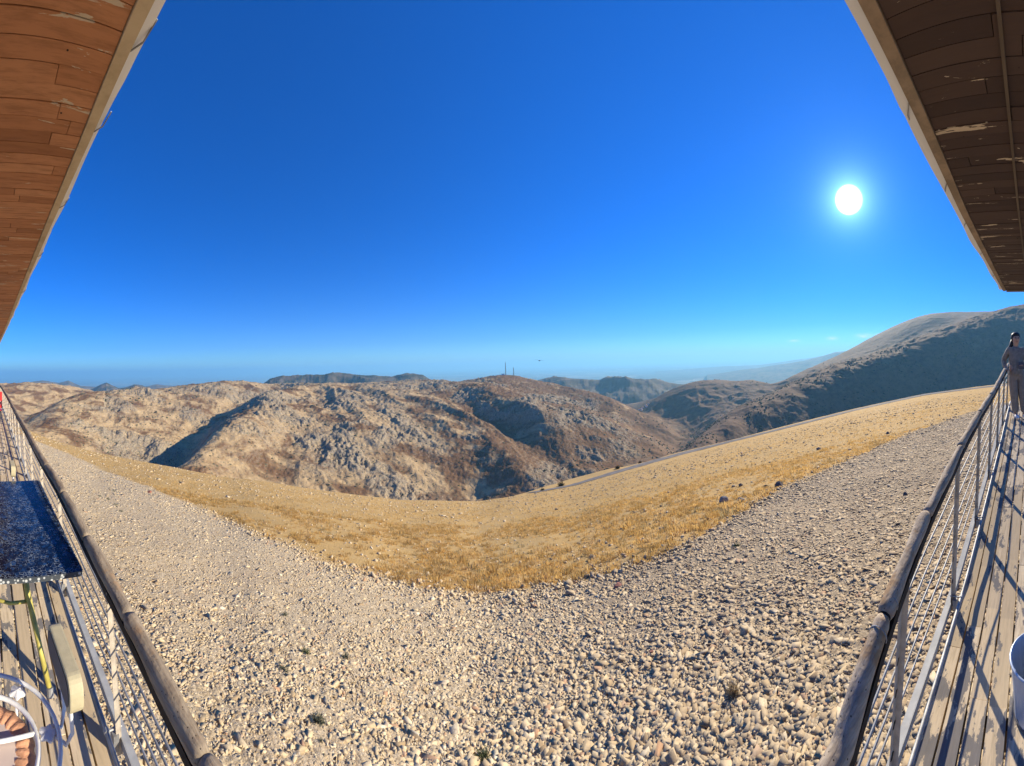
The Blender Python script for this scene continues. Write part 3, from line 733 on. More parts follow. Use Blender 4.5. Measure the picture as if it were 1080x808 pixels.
def wood_deck():
    q = Nodes('deck_planks'); v = q.mapping(scale=(.6, 6, 1)); v2 = q.mapping()
    t = q.n('ShaderNodeAttribute', attribute_name='tone').outputs['Fac']
    base = q.ramp(t, [(0, (.58, .45, .28)), (.5, (.72, .57, .37)), (1, (.80, .65, .44))])
    gr = q.noise(v, 9, 6, .7)
    base = q.mix(q.fac(gr, .35, .75), base, (.50, .39, .25))
    worn = q.fac(q.math('ADD', q.noise(q.mapping(scale=(1, 2.2, 1)), 3.2, 6, .68), q.math('MULTIPLY', t, .08)), .575, .60)
    base = q.mix(worn, base, q.mix(q.noise(v, 20, 4), (.17, .155, .14), (.27, .245, .22)))
    return q.done(base, .85, q.bump(worn, -.5, .002, q.bump(gr, .4, .002)), spec=.2)
deckmat = wood_deck()
deck_v, deck_f, tones = [], [], []
def strip_box(V, Fc, xa, xb, y0, y1, zf, th, step=.5):
    n = max(2, int((xb - xa) / step) + 1); xs = np.linspace(xa, xb, n); b = len(V)
    for x in xs:
        z = float(zf(x))
        V += [(x, y0(x), z), (x, y1(x), z), (x, y1(x), z - th), (x, y0(x), z - th)]
    for i in range(n - 1):
        for k in range(4):
            a, c = b + i * 4 + k, b + i * 4 + (k + 1) % 4
            Fc.append((a, a + 4, c + 4, c))
    Fc.append((b, b + 1, b + 2, b + 3)); m = b + (n - 1) * 4; Fc.append((m + 3, m + 2, m + 1, m))
    return n * 4
bw = .098
for k in range(36):
    x = XS0 + random.uniform(-2.2, 0)
    while x < XS1:
        L = random.uniform(1.4, 3.4); a, b = max(x, XS0), min(x + L, XS1)
        if b - a > .1:
            dz = random.uniform(-.003, .003)
            nv = strip_box(deck_v, deck_f, a + .002, b - .002, lambda X, k=k: float(ye(X)) - .07 - k * (bw + .012), lambda X, k=k: float(ye(X)) - .07 - k * (bw + .012) - bw,
                           lambda X, dz=dz: zd(X) + dz, .045)
            tones += [random.random()] * nv
        x += L
me = bpy.data.meshes.new('deck'); me.from_pydata(deck_v, [], deck_f)
bm = bmesh.new(); bm.from_mesh(me); bmesh.ops.recalc_face_normals(bm, faces=bm.faces[:]); bm.to_mesh(me); bm.free()
a_ = me.attributes.new('tone', 'FLOAT', 'POINT'); a_.data.foreach_set('value', tones)
tag(link('deck', me, deckmat), kind='structure')
bare = simple('bare_timber', (.13, .10, .075), .9, scale=5)
jm = MB()
x = XS0 + .3
while x < XS1:
    jm.box((x, (.6 - 3.3) / 2, float(zd(x)) - .10), (.06, 3.9, .12)); x += .6
for x in np.arange(XS0 + .5, XS1, 2.0):
    for y in (.45, -2.9):
        gz = float(ground_z(x, y)); top = float(zd(x)) - .17
        if gz < top: jm.box((x, y, (gz - .3 + top) / 2), (.12, .12, top - gz + .3))
tag(jm.build('deck_frame', bare), kind='structure')

# ---- railing
rail = empty('railing', (0, .6, -1.93))
tag(rail, 'long terrace railing of weathered grey logs above thin metal rods, running past', 'railing')
def log_mat():
    q = Nodes('weathered_log'); v = q.mapping(scale=(.35, 3, 3)); v2 = q.mapping()
    n1 = q.noise(v, 14, 6, .7); n2 = q.noise(v2, 5, 5, .65); pore = q.voro(v2, 55)
    sp = q.n('ShaderNodeSeparateXYZ'); q.l(q.tc.outputs['Object'], sp.inputs[0]); rt_ = q.fac(sp.outputs[0], -.6, .8)
    c = q.mix(q.fac(n1, .3, .7), q.mix(rt_, (.40, .32, .22), (.56, .46, .34)), q.mix(rt_, (.20, .15, .10), (.29, .23, .17)))
    c = q.mix(q.fac(n2, .55, .68), c, (.36, .235, .13))
    c = q.mix(q.fac(pore, .16, .08), c, (.06, .045, .03))
    return q.done(c, .9, q.bump(n1, .9, .006, q.bump(pore, .35, .004)), spec=.15)
logmat = log_mat()
dark = simple('black_seam', (.015, .013, .012), .9)
cuts = [XS0, -15, -12, -9.5, -7.5, -5.9, -4.6] + [at_y(a, b, .62).x for a, b in ((49, 492), (66, 520), (90, 566), (133, 646))] + [-.83, .12] + \
       [at_y(a, b, y).x for a, b, y in ((929, 657, .53), (975, 545, .575), (1012, 472, .575), (1033, 435, .575))] + [4.3, 5.4, 7.35]
for i in range(len(cuts) - 1):
    a, b = cuts[i], cuts[i + 1]; n = max(24, int((b - a) / .022)); n = min(n, 90)
    R0 = .036 if a < 0 else .0295; R1 = R0 * random.uniform(.92, 1.08); R0 *= random.uniform(.94, 1.08)
    oy, oz = random.uniform(-.004, .004), random.uniform(-.004, .004)
    sd = random.randint(0, 999)
    pts_, rad = [], []
    for k in range(n):
        u = k / (n - 1); x = a + .003 + (b - a - .006) * u; p = log_at(x); p.y += oy; p.z += oz
        bulge = .005 * math.sin(u * 9 + sd)
        endr = min(1, .80 + .2 * min(u, 1 - u) * (b - a) / .012)
        pts_.append(p); rad.append(((R0 * (1 - u) + R1 * u) + bulge * .5) * endr)
    m = MB(); K = 20
    nzv = fbm(np.repeat(np.arange(n), K) * .35 + sd, np.tile(np.arange(K), n) * .55, 3, sd).reshape(n, K)
    nz2 = ridged(np.repeat(np.arange(n), K) * .05 + sd, np.tile(np.arange(K), n) * 1.3, 2, sd + 3).reshape(n, K)
    w_ = np.minimum(np.arange(K), K - np.arange(K)) / 4.; w_ = np.clip(w_, 0, 1)
    m.tube(pts_, rad, K, rfun=lambda i_, k_: 1 + (.085 * nzv[i_, k_] + .06 * nz2[i_, k_]) * w_[k_])
    m.build('log', logmat, rail, smooth=True)
    if XS0 < a:
        s = MB(); p = log_at(a); s.tube([p + Vector((-.004, 0, 0)), p + Vector((.004, 0, 0))], .024, 10); s.build('log_joint', dark, rail)
galv = simple('galvanised_steel', (.34, .34, .33), .6, .5, scale=14, var=.25, spec=.5)
lightsteel = simple('pale_painted_steel', (.40, .40, .38), .65, .1, scale=9, var=.12)
postpaint = simple('beige_painted_steel', (.50, .43, .33), .6, .0, scale=20, var=.18)
def edge_pt(x): return Vector((x, float(ye(x)) - .005, float(zd(x)) + .03))
xs = np.concatenate([np.linspace(XS0, -3, 30), np.linspace(-2.8, 7.3, 52)])
for f in (.10, .24, .38, .52, .66, .80):
    m = MB(); m.tube([log_at(x).lerp(edge_pt(x), f) + Vector((0, .012, 0)) for x in xs], .0055, 7); m.build('rod', galv, rail, smooth=True)
m = MB(); pr = [(-.028, -.02), (.028, -.02), (.028, -.014), (-.022, -.014), (-.022, .028), (-.028, .028)]
m.sweep([edge_pt(x) for x in xs], pr); m.build('bottom_rail', lightsteel, rail)
m = MB(); m.sweep([log_at(x) + Vector((0, -.014, -.040)) for x in xs], [(-.016, -.022), (.016, -.022), (.016, .018), (-.016, .018)]); m.build('shade_bar', simple('shade_black', (.018, .015, .013), .8, .2), rail)  # added black bar, stands in for the deep shade under the log
# the tube lying along the floor edge and its clamps
def pipe_pt(x): return Vector((x, float(ye(x)) - .105, float(zd(x)) + .095))
m = MB(); m.tube([pipe_pt(x) for x in xs], .0125, 10); pipe = m.build('pipe', galv, rail, smooth=True)
post_x = [-18.2 + 1.02 * i for i in range(25)]
post_x = [x for x in post_x if x < -2.0] + [-1.66, -.72, .25, 1.27, 2.36, 3.34, 4.3, 5.25, 6.15, 7.05]
for x in post_x:
    t_ = log_at(x) + Vector((0, -.004, -.03)); b_ = edge_pt(x) + Vector((0, -.02, -.06))
    m = MB(); d = b_ - t_; L = d.length; mid = (t_ + b_) / 2
    rot = Matrix.Rotation(math.atan2(d.y, -d.z), 3, 'X')
    m.box(mid, (.034, .004, L), rot); m.box(mid + rot @ Vector((.015, -.014, 0)), (.004, .026, L), rot)
    po = m.build('post', postpaint, rail)
    for f in (.10, .24, .38, .52, .66, .80):
        m = MB(); p = log_at(x).lerp(b_, f); m.box(p + rot @ Vector((0, -.0045, 0)), (.016, .003, .03), rot @ Matrix.Rotation(.5, 3, 'Y'))
        m.build('slot', dark, po)
    m = MB(); c = pipe_pt(x); m.tube([c + Vector((dx, .0, 0)) for dx in (-.011, .011)], .0165, 10); m.tube([c + Vector((0, .005, 0)), c + Vector((0, .085, .0))], .006, 6)
    m.box(c + Vector((0, .045, -.055)), (.05, .03, .08))
    m.build('pipe_clamp', galv, rail)
for x in (1.0, 1.12):
    m = MB(); p = log_at(x); m.tube([p + Vector((0, .034 * math.cos(a), .034 * math.sin(a))) for a in np.linspace(-.6, 3.6, 12)], .0022, 5)
    m.build('wire_tie', galv, rail)

# ---- roof overhang
RX = [(-16, 1.42), (-11, 1.29), (-6.8, 1.185), (-2.6, 1.12), (-1.4, 1.085), (-.87, 1.09), (0, 1.04), (.77, .975), (1.2, .945), (2.05, .885), (3.4, .895), (4.84, .917)]
_rx = np.linspace(-16, 4.84, 400); _rz = smooth(np.interp(_rx, [p[0] for p in RX], [p[1] for p in RX]), 9)
def ez(x): return float(np.interp(x, _rx, _rz))
RXE = 4.84
roof = empty('roof_overhang', (0, -1.4, 1.05))
tag(roof, 'overhanging roof with brown boarded underside and pale edge trim, above the terrace', 'roof')
def soffit_mat():
    q = Nodes('soffit_boards'); t = q.n('ShaderNodeAttribute', attribute_name='tone').outputs['Fac']
    v = q.mapping(scale=(5, .7, 1)); v2 = q.mapping()
    c = q.ramp(t, [(0, (.34, .145, .065)), (.5, (.47, .21, .10)), (1, (.56, .27, .135))])
    gr = q.noise(v, 8, 6, .7); c = q.mix(q.math('MULTIPLY', q.fac(gr, .4, .75), .6), c, (.20, .085, .04))
    c = q.mix(q.math('MULTIPLY', q.fac(q.noise(v2, 1.3, 4), .5, .7), .5), c, (.23, .12, .075))
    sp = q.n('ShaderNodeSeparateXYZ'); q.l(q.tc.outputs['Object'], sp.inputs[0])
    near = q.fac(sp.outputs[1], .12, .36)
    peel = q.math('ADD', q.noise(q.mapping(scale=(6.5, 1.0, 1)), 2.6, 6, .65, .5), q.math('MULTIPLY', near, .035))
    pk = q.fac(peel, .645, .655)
    c = q.mix(q.math('MULTIPLY', q.fac(sp.outputs[0], -.5, .9), .94), c, q.mix(t, (.035, .027, .028), (.06, .045, .043)))  # right boards painted darker and greyer, shade and glare put into the colour
    c = q.mix(pk, c, (.56, .46, .34))
    nail = q.voro(v2, 7.5); c = q.mix(q.math('LESS_THAN', nail, .035), c, (.03, .02, .015))
    return q.done(c, .75, q.bump(gr, .35, .002, q.bump(pk, -.4, .002)), spec=.25)
soff = soffit_mat()
V_, F_, T_ = [], [], []
x = -16.0; YI = .413
while x < RXE - .02:
    wd = (.082 if x < 0 else .066) if x > -9 else .09; xb = min(x + wd - .003, RXE - .02); y = YI
    first = random.uniform(.05, .8)
    while y > -3.2:
        L = first if y == YI else random.uniform(.5, 1.6); y2 = max(y - L, -3.2); dz = random.uniform(-.002, .002)
        za, zb = ez(x) + dz, ez(xb) + dz; b = len(V_)
        V_ += [(x, y, za), (xb, y, zb), (xb, y2 + .003, zb), (x, y2 + .003, za), (x, y, za + .02), (xb, y, zb + .02), (xb, y2 + .003, zb + .02), (x, y2 + .003, za + .02)]
        F_ += [tuple(b + i for i in f) for f in ((0, 1, 2, 3), (4, 7, 6, 5), (0, 4, 5, 1), (1, 5, 6, 2), (2, 6, 7, 3), (3, 7, 4, 0))]
        T_ += [random.random()] * 8; y = y2
    x += wd
me = bpy.data.meshes.new('soffit'); me.from_pydata(V_, [], F_)
bm = bmesh.new(); bm.from_mesh(me); bmesh.ops.recalc_face_normals(bm, faces=bm.faces[:]); bm.to_mesh(me); bm.free()
a_ = me.attributes.new('tone', 'FLOAT', 'POINT'); a_.data.foreach_set('value', T_)
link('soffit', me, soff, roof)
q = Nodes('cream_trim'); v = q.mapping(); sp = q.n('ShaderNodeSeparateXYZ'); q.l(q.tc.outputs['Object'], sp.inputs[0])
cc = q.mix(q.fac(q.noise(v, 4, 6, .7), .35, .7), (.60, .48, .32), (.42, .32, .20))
cc = q.mix(q.math('MULTIPLY', q.fac(sp.outputs[0], -.4, 1.0), .8), cc, q.mix(q.fac(q.noise(v, 6, 5, .7), .4, .6), (.30, .22, .16), (.17, .13, .10)))  # right end painted darker, shading put into the cream colour
cream = q.done(cc, .8, q.bump(q.noise(v, 20, 4), .4, .003), spec=.2)
rxs = np.linspace(-16, RXE, 160)
m = MB(); m.sweep([(x, .438, ez(x) + .06) for x in rxs], [(-.0215, -.068), (.0215, -.068), (.0215, .10), (-.0215, .10)]); m.build('fascia', cream, roof)
flashm = simple('pale_metal_flashing', (.80, .81, .83), .4, .2, scale=3, var=.05)
m = MB(); n = 420; fx = np.linspace(-16, RXE + .01, n); wob = .006 * np.sin(fx * 5.3) + .010 * np.abs(ridged(fx * 1.1, fx * 0, 2, 3)) * (np.abs(fx % 1.9 - .9) < .35)
for i in range(n):
    z = ez(min(fx[i], RXE)) + .012; o = .462 + .030 + wob[i] + (.014 if fx[i] > 0 else 0)
    m.v += [(fx[i], .4605, z), (fx[i], o, z + .004), (fx[i], o + .003, z + .03), (fx[i], .4605, z + .12)]
for i in range(n - 1):
    for k in range(4): a, b = i * 4 + k, i * 4 + (k + 1) % 4; m.f.append((a, b, b + 4, a + 4))
m.build('flashing', flashm, roof)
for x in (-4.6, -3.1, -2.1, -1.35, -.95, 1.25, 1.8, 2.3, 3.0, 3.9):
    z = ez(x) + .01; m = MB(); m.tube([(x - .05, .466, z - .001), (x, .490, z - .006), (x + .07, .505, z + .012)], .003, 5)
    m.build('hook', galv, roof)
m = MB(); m.sweep([(x, -1.38, ez(x) + .10) for x in rxs], [(-1.80, -.075), (1.79, -.075), (1.79, .02), (-1.80, .02)]); m.build('roof_slab', bare, roof)
m = MB(); m.box((RXE - .004, -1.39, ez(RXE) + .04), (.03, 3.6, .12)); m.build('end_trim', cream, roof)
m = MB(); m.sweep([(x, .10, ez(x) - .006) for x in np.linspace(.2, RXE - .03, 60)], [(-.006, -.005), (.006, -.005), (.006, .0045), (-.006, .0045)]); m.build('batten', bare, roof)

# ------------------------------------------------------------------ furniture on the terrace
whitep = simple('white_enamel', (.78, .77, .73), .4, 0, scale=25, var=.08, spec=.5)
# dark mosaic table
TX0, TX1, TY0, TY1, TZ = -3.72, -1.97, -.32, .555, -1.185
tab = empty('table', ((TX0 + TX1) / 2, (TY0 + TY1) / 2, float(zd(-2.8))))
tag(tab, 'long table with glossy dark blue crackled mosaic top beside the left railing', 'table')
q = Nodes('blue_mosaic'); v = q.mapping()
ed = q.voro(v, 44, 'DISTANCE_TO_EDGE'); vc = q.n('ShaderNodeTexVoronoi'); q.l(v, vc.inputs['Vector']); vc.inputs['Scale'].default_value = 44
sc_ = q.n('ShaderNodeSeparateColor'); q.l(vc.outputs['Color'], sc_.inputs[0])
cc = q.ramp(sc_.outputs[0], [(0, (.005, .006, .012)), (.5, (.006, .012, .03)), (.85, (.01, .03, .08)), (1, (.02, .06, .15))])
crack = q.fac(ed, .035, .012)
brk = q.fac(q.noise(v, 19, 3), .42, .58)
cc = q.mix(q.math('MULTIPLY', crack, brk), cc, (.34, .40, .44))
spk = q.math('LESS_THAN', q.voro(v, 90), .12); cc = q.mix(q.math('MULTIPLY', spk, .8), cc, (.42, .48, .52))
mosaic = q.done(cc, .22, q.bump(ed, .1, .001), spec=.22)
m = MB(); cxt, cyt = (TX0 + TX1) / 2, (TY0 + TY1) / 2
m.box((cxt, cyt, TZ - .014), (TX1 - TX0, TY1 - TY0, .028)); m.build('tabletop', mosaic, tab, bevel=.006)
q = Nodes('mosaic_edge'); v = q.mapping(); edgem = q.done(q.mix(q.fac(q.voro(v, 40), .25, .4), (.5, .52, .5), (.06, .07, .08)), .4)
m = MB()
for c, s in (((TX1 + .003, cyt, TZ - .016), (.005, TY1 - TY0 - .02, .03)), ((cxt, TY1 + .003, TZ - .016), (TX1 - TX0 - .02, .005, .03)), ((TX0 - .003, cyt, TZ - .016), (.005, TY1 - TY0 - .02, .03))): m.box(c, s)
m.build('edge_band', edgem, tab)
yel = simple('yellow_paint', (.52, .44, .10), .5, 0, scale=12, var=.3, spec=.4)
zf = float(zd(-2.4))
def yleg(x, y, sx):
    m = MB()
    m.tube([(x - .3 * sx, y - .14, TZ - .03), (x - .26 * sx, y - .10, TZ - .30), (x - .12 * sx, y - .05, TZ - .50), (x, y, zf + .03)], [.018, .02, .017, .016], 8)
    m.tube([(x - .25 * sx, y - .10, TZ - .34), (x - .27 * sx, y - .22, TZ - .36), (x - .28 * sx, y - .34, TZ - .33)], .012, 7)
    o = m.build('leg', yel, tab, smooth=True)
    m = MB(); m.tube([(x, y, zf + .045), (x + .012 * sx, y + .004, zf)], .021, 9); m.build('foot_cap', galv, o)
yleg(-2.02, .36, 1); yleg(-2.02, -.12, 1); yleg(-3.6, .36, -1); yleg(-3.6, -.12, -1)
# wrought-iron chair with scalloped seat and padded back
beige = simple('beige_pad', (.50, .44, .27), .7, scale=30, var=.06, bump=.3)
darkpad = simple('dark_grey_pad', (.09, .09, .10), .7)
terra = simple('terracotta', (.66, .34, .19), .75, scale=16, var=.15, bump=.5, dist=.006)
pale = simple('pale_pink_cloth', (.62, .50, .43), .9, scale=5, var=.05)
def make_chair(loc, rz, label):
    c = empty('chair', (0, 0, 0)); tag(c, label, 'chair', 'white iron chairs with beige back pads')
    sz_ = .46; R_ = .21
    ring = lambda r, z, n=40: [(r * math.cos(a), r * math.sin(a), z) for a in np.linspace(0, 2 * math.pi, n + 1)]
    m = MB(); m.tube(ring(R_, sz_), .010, 8, cap=False); fr = m.build('seat_ring', whitep, c, smooth=True)
    m = MB(); m.tube(ring(R_ + .085, sz_ + .02), .009, 8, cap=False); m.build('outer_ring', whitep, c, smooth=True)
    m = MB(); m.tube([(-R_, .0, sz_), (R_, .02, sz_)], .008, 6); m.tube([(0, -R_, sz_), (.0, R_, sz_)], .008, 6); m.build('cross_bar', whitep, c, smooth=True)
    # scalloped terracotta seat cushion
    m = MB(); n = 96; prof = [(.0, .005), (.11, .004), (.128, .016), (.165, .018), (.198, .004), (.19, -.018), (.0, -.02)]
    vs = []
    for i in range(n):
        a = 2 * math.pi * i / n; k = 1 + .018 * math.sin(a * 17) + .01 * math.sin(a * 31 + 1)
        for r, z in prof[1:-1]: vs.append((r * k * math.cos(a), r * k * math.sin(a), sz_ - .03 + z + (.005 * math.sin(a * 29) if .12 < r < .19 else 0)))
    pn = len(prof) - 2; m.v = vs + [(0, 0, sz_ - .026), (0, 0, sz_ - .05)]
    for i in range(n):
        j = (i + 1) % n
        for k in range(pn - 1): m.f.append((i * pn + k, i * pn + k + 1, j * pn + k + 1, j * pn + k))
        m.f.append((i * pn, j * pn, n * pn)); m.f.append((i * pn + pn - 1, n * pn + 1, j * pn + pn - 1))
    cu = m.build('cushion', terra, c, smooth=True)
    m = MB(); m.tube([(0, 0, sz_ - .028), (0, 0, sz_ - .018)], .142, 30); m.build('cushion_centre', pale, cu)
    # leaf ornaments between the two rings
    for i, a in enumerate(np.arange(0, 2 * math.pi, 2 * math.pi / 7)):
        m = MB(); cx, cy = (R_ + .043) * math.cos(a), (R_ + .043) * math.sin(a); n = 26
        P0 = [(cx + (.034 + .007 * math.cos(5 * t)) * math.cos(t + a), cy + (.030 + .006 * math.cos(5 * t + 1)) * math.sin(t + a)) for t in np.linspace(0, 2 * math.pi, n, endpoint=False)]
        m.v = [(x, y, sz_ + .012) for x, y in P0] + [(x, y, sz_ + .004) for x, y in P0] + [(cx, cy, sz_ + .022), (cx, cy, sz_ + .002)]
        for k in range(n): j = (k + 1) % n; m.f += [(k, j, j + n, k + n), (k, 2 * n, j), (k + n, j + n, 2 * n + 1)]
        m.build('leaf_ornament', whitep, c)
    for k, a in enumerate((.785, 2.356, 3.927, 5.498)):
        m = MB(); ca, sa = math.cos(a), math.sin(a)
        m.tube([(R_ * ca, R_ * sa, sz_), (R_ * .95 * ca, R_ * .95 * sa, .25), (R_ * 1.25 * ca, R_ * 1.25 * sa, 0)], .009, 7)
        m.build('leg', whitep, c, smooth=True)
    # two bowed tubes carrying the pad (back is towards +x local)
    for s in (-1, 1):
        m = MB(); m.tube([(R_ + .07, s * .02, sz_ + .01), (R_ + .11, s * .035, sz_ - .02), (R_ + .13, s * .055, sz_ + .04), (R_ + .12, s * .065, sz_ + .14), (R_ + .11, s * .07, sz_ + .22)], .0085, 8)
        m.build('back_tube', whitep, c, smooth=True)
    m = MB(); cz = sz_ + .27
    def rr(w, h, r, n=7):
        o = []
        for qx, qy, a0 in ((1, 1, 0), (-1, 1, 90), (-1, -1, 180), (1, -1, 270)):
            for t in range(n): a = math.radians(a0 + 90 * t / (n - 1)); o.append((qx * (w / 2 - r) + r * math.cos(a), qy * (h / 2 - r) + r * math.sin(a)))
        return o
    O = rr(.34, .13, .05); n = len(O); xb = R_ + .085
    m.v = [(xb, y, cz + z) for y, z in O] + [(xb + .055, y, cz + z) for y, z in O]
    m.f = [tuple(range(n)), tuple(reversed(range(n, 2 * n)))] + [(i, i + n, (i + 1) % n + n, (i + 1) % n) for i in range(n)]
    pd = m.build('back_pad', beige, c, bevel=.008)
    m = MB(); O2 = rr(.31, .10, .045); m.v = [(xb - .003, y, cz + z) for y, z in O2] + [(xb - .001, y, cz + z) for y, z in O2]
    m.f = [tuple(range(n)), tuple(reversed(range(n, 2 * n)))] + [(i, i + n, (i + 1) % n + n, (i + 1) % n) for i in range(n)]
    m.build('pad_lining', darkpad, pd)
    c.location = loc; c.rotation_euler = (0, 0, rz)
    return c
ch = make_chair((-1.36, -.015, float(zd(-1.3)) + .005), math.radians(94), 'white iron chair with terracotta seat and beige back pad, nearest on the left')
c2 = ch.copy(); COL.objects.link(c2)
for o in list(ch.children):
    d = o.copy(); COL.objects.link(d); d.parent = c2
    for g in o.children:
        h_ = g.copy(); COL.objects.link(h_); h_.parent = d
c2.location = (-4.08, -.04, float(zd(-4)) + .005); c2.rotation_euler = (0, 0, math.radians(90))
c2['label'] = 'white iron chair at the far end of the dark table, mostly hidden behind its top'
# red chair far along the terrace
redm = simple('red_plastic', (.70, .03, .03), .4, scale=4, var=.08, spec=.5)
rc = empty('red_chair', (-11.6, .21, float(zd(-11.6)))); tag(rc, 'bright red chair with white mark on its back, far down the left side', 'chair')
Z0 = float(zd(-11.6))
m = MB(); m.box((-11.6, .21, Z0 + .44), (.44, .46, .03)); m.build('seat', redm, rc, bevel=.01)
m = MB(); m.box((-11.38, .21, Z0 + .80), (.03, .46, .55)); bk = m.build('backrest', redm, rc, bevel=.01)
for y in (.02, .40):
    for xx in (-11.8, -11.4):
        m = MB(); m.tube([(xx, y, Z0 + .43), (xx, y, Z0)], .014, 7); m.build('leg', darkpad, rc)
m = MB(); m.tube([(-11.362, .36 + .045 * math.cos(a), Z0 + .70 + .06 * math.sin(a)) for a in np.linspace(0, 6.283, 20)], .008, 5); m.build('white_mark', whitep, bk)
# pale blue bucket at the right
bu = simple('pale_blue_metal', (.46, .54, .66), .35, .35, scale=6, var=.08, spec=.5)
bx_, by_ = 1.74, -.04; bz = float(zd(bx_))
bk_ = empty('bucket', (bx_, by_, bz)); tag(bk_, 'pale blue ribbed metal bucket on the planks at the right edge', 'bucket')
m = MB(); n = 60; prof = [(.14, 0), (.15, .02), (.16, .17), (.17, .30), (.165, .30), (.155, .17), (.14, .03)]
m.v = [((r * (1 - (.03 if i % 4 == 0 else 0))) * math.cos(2 * math.pi * i / n), (r * (1 - (.03 if i % 4 == 0 else 0))) * math.sin(2 * math.pi * i / n), z) for i in range(n) for r, z in prof]
pn = len(prof)
m.f = [(i * pn + k, ((i + 1) % n) * pn + k, ((i + 1) % n) * pn + k + 1, i * pn + k + 1) for i in range(n) for k in range(pn - 1)]
m.f += [tuple(i * pn for i in reversed(range(n))), tuple(i * pn + pn - 1 for i in range(n))]
m.v = [(x + bx_, y + by_, z + bz) for x, y, z in m.v]; m.build('pail', bu, bk_)
m = MB(); m.tube([(bx_ + .17 * math.cos(a), by_ + .17 * math.sin(a), bz + .30) for a in np.linspace(0, 6.2832, 41)], .007, 8, cap=False); m.build('rim', bu, bk_, smooth=True)
m = MB(); m.tube([(bx_ + .148 * math.cos(a), by_ + .148 * math.sin(a), bz + .012) for a in np.linspace(0, 6.2832, 41)], .008, 8, cap=False); m.build('base_hoop', darkpad, bk_, smooth=True)

# ------------------------------------------------------------------ the person leaning on the railing
def skin(name, V, E, mat, parent, root, sub=2):
    names = list(V); me = bpy.data.meshes.new(name + '_cage')
    me.from_pydata([V[n][0] for n in names], [(names.index(a), names.index(b)) for a, b in E], [])
    o = bpy.data.objects.new(name, me); COL.objects.link(o)
    sm_ = o.modifiers.new('s', 'SKIN'); sm_.use_smooth_shade = True
    for i, n in enumerate(names):
        r = V[n][1]; me.skin_vertices[0].data[i].radius = (r, r) if not isinstance(r, tuple) else r
        me.skin_vertices[0].data[i].use_root = (n == root)
    o.modifiers.new('u', 'SUBSURF').levels = sub
    dg = bpy.context.evaluated_depsgraph_get(); ev = o.evaluated_get(dg)
    m2 = bpy.data.meshes.new_from_object(ev); bpy.data.objects.remove(o)
    return link(name, m2, mat, parent, smooth=True)
PX_, PY_ = 6.52, .35; PZ_ = float(zd(PX_))
per = empty('person', (PX_, PY_, PZ_))
tag(per, 'person with long dark hair in grey jacket and taupe trousers leaning on the right railing', 'person')
fw = Vector((-1, -.32, 0)).normalized(); rt = Vector((-fw.y, fw.x, 0)) * -1      # rt: the person's right hand side, towards the rail
if rt.y < 0: rt = -rt
def PP(s, f, z): return Vector((PX_, PY_, PZ_)) + rt * s + fw * f + Vector((0, 0, z * 1.0))
skinm = simple('skin', (.50, .30, .20), .55, scale=10, var=.05)
jack = simple('grey_quilted_jacket', (.24, .205, .165), .8, scale=20, var=.2, bump=.6, dist=.01)
trou = simple('taupe_trousers', (.27, .215, .165), .85, scale=12, var=.12, bump=.5, dist=.008)
hairm = simple('dark_hair', (.012, .010, .010), .5, scale=30)
shoem = simple('white_shoe', (.72, .72, .75), .6)
B = {'pel': (PP(0, 0, .93), .105), 'wai': (PP(.01, -.01, 1.06), .09), 'che': (PP(.02, -.03, 1.24), .11), 'nk': (PP(.02, -.02, 1.42), .048), 'jaw': (PP(.02, .015, 1.485), .062), 'hd': (PP(.02, .005, 1.56), .088), 'tp': (PP(.02, -.01, 1.625), .062),
     'shR': (PP(.17, -.03, 1.35), .05), 'elR': (PP(.24, -.10, 1.12), .036), 'wrR': (PP(.235, .05, .965), .026), 'haR': (PP(.225, .11, .965), .03),
     'shL': (PP(-.14, -.03, 1.35), .05), 'elL': (PP(-.21, -.02, 1.10), .036), 'wrL': (PP(-.10, .17, 1.03), .026), 'haL': (PP(-.05, .20, 1.04), .03),
     'hiR': (PP(.085, 0, .86), .085), 'knR': (PP(.07, .05, .48), .052), 'anR': (PP(.03, .03, .09), .036), 'toR': (PP(.03, .12, .035), .03),
     'hiL': (PP(-.085, 0, .86), .085), 'knL': (PP(-.09, .07, .48), .052), 'anL': (PP(-.13, .08, .09), .036), 'toL': (PP(-.14, .18, .035), .03)}
E_ = [('pel', 'wai'), ('wai', 'che'), ('che', 'nk'), ('nk', 'jaw'), ('jaw', 'hd'), ('hd', 'tp'), ('che', 'shR'), ('shR', 'elR'), ('elR', 'wrR'), ('wrR', 'haR'), ('che', 'shL'), ('shL', 'elL'), ('elL', 'wrL'), ('wrL', 'haL'),
      ('pel', 'hiR'), ('hiR', 'knR'), ('knR', 'anR'), ('anR', 'toR'), ('pel', 'hiL'), ('hiL', 'knL'), ('knL', 'anL'), ('anL', 'toL')]
for side, sg in (('R', 1), ('L', -1)):
    h = B['ha' + side][0]; w_ = B['wr' + side][0]; d = (h - w_).normalized(); sdv = d.cross(Vector((0, 0, 1))).normalized()
    for i, (o, L) in enumerate(((-.026, .055), (-.009, .068), (.009, .064), (.025, .05))):
        B['f%d%s' % (i, side)] = (h + sdv * o + d * .03, .0095); B['g%d%s' % (i, side)] = (h + sdv * o * 1.15 + d * L + Vector((0, 0, -.02)), .0075)
        E_ += [('ha' + side, 'f%d%s' % (i, side)), ('f%d%s' % (i, side), 'g%d%s' % (i, side))]
    B['th' + side] = (w_ + d * .03 + sdv * .035 * -sg, .011); B['ti' + side] = (w_ + d * .065 + sdv * .05 * -sg + Vector((0, 0, -.01)), .009)
    E_ += [('wr' + side, 'th' + side), ('th' + side, 'ti' + side)]
body = skin('body', B, E_, skinm, per, 'pel', 2)
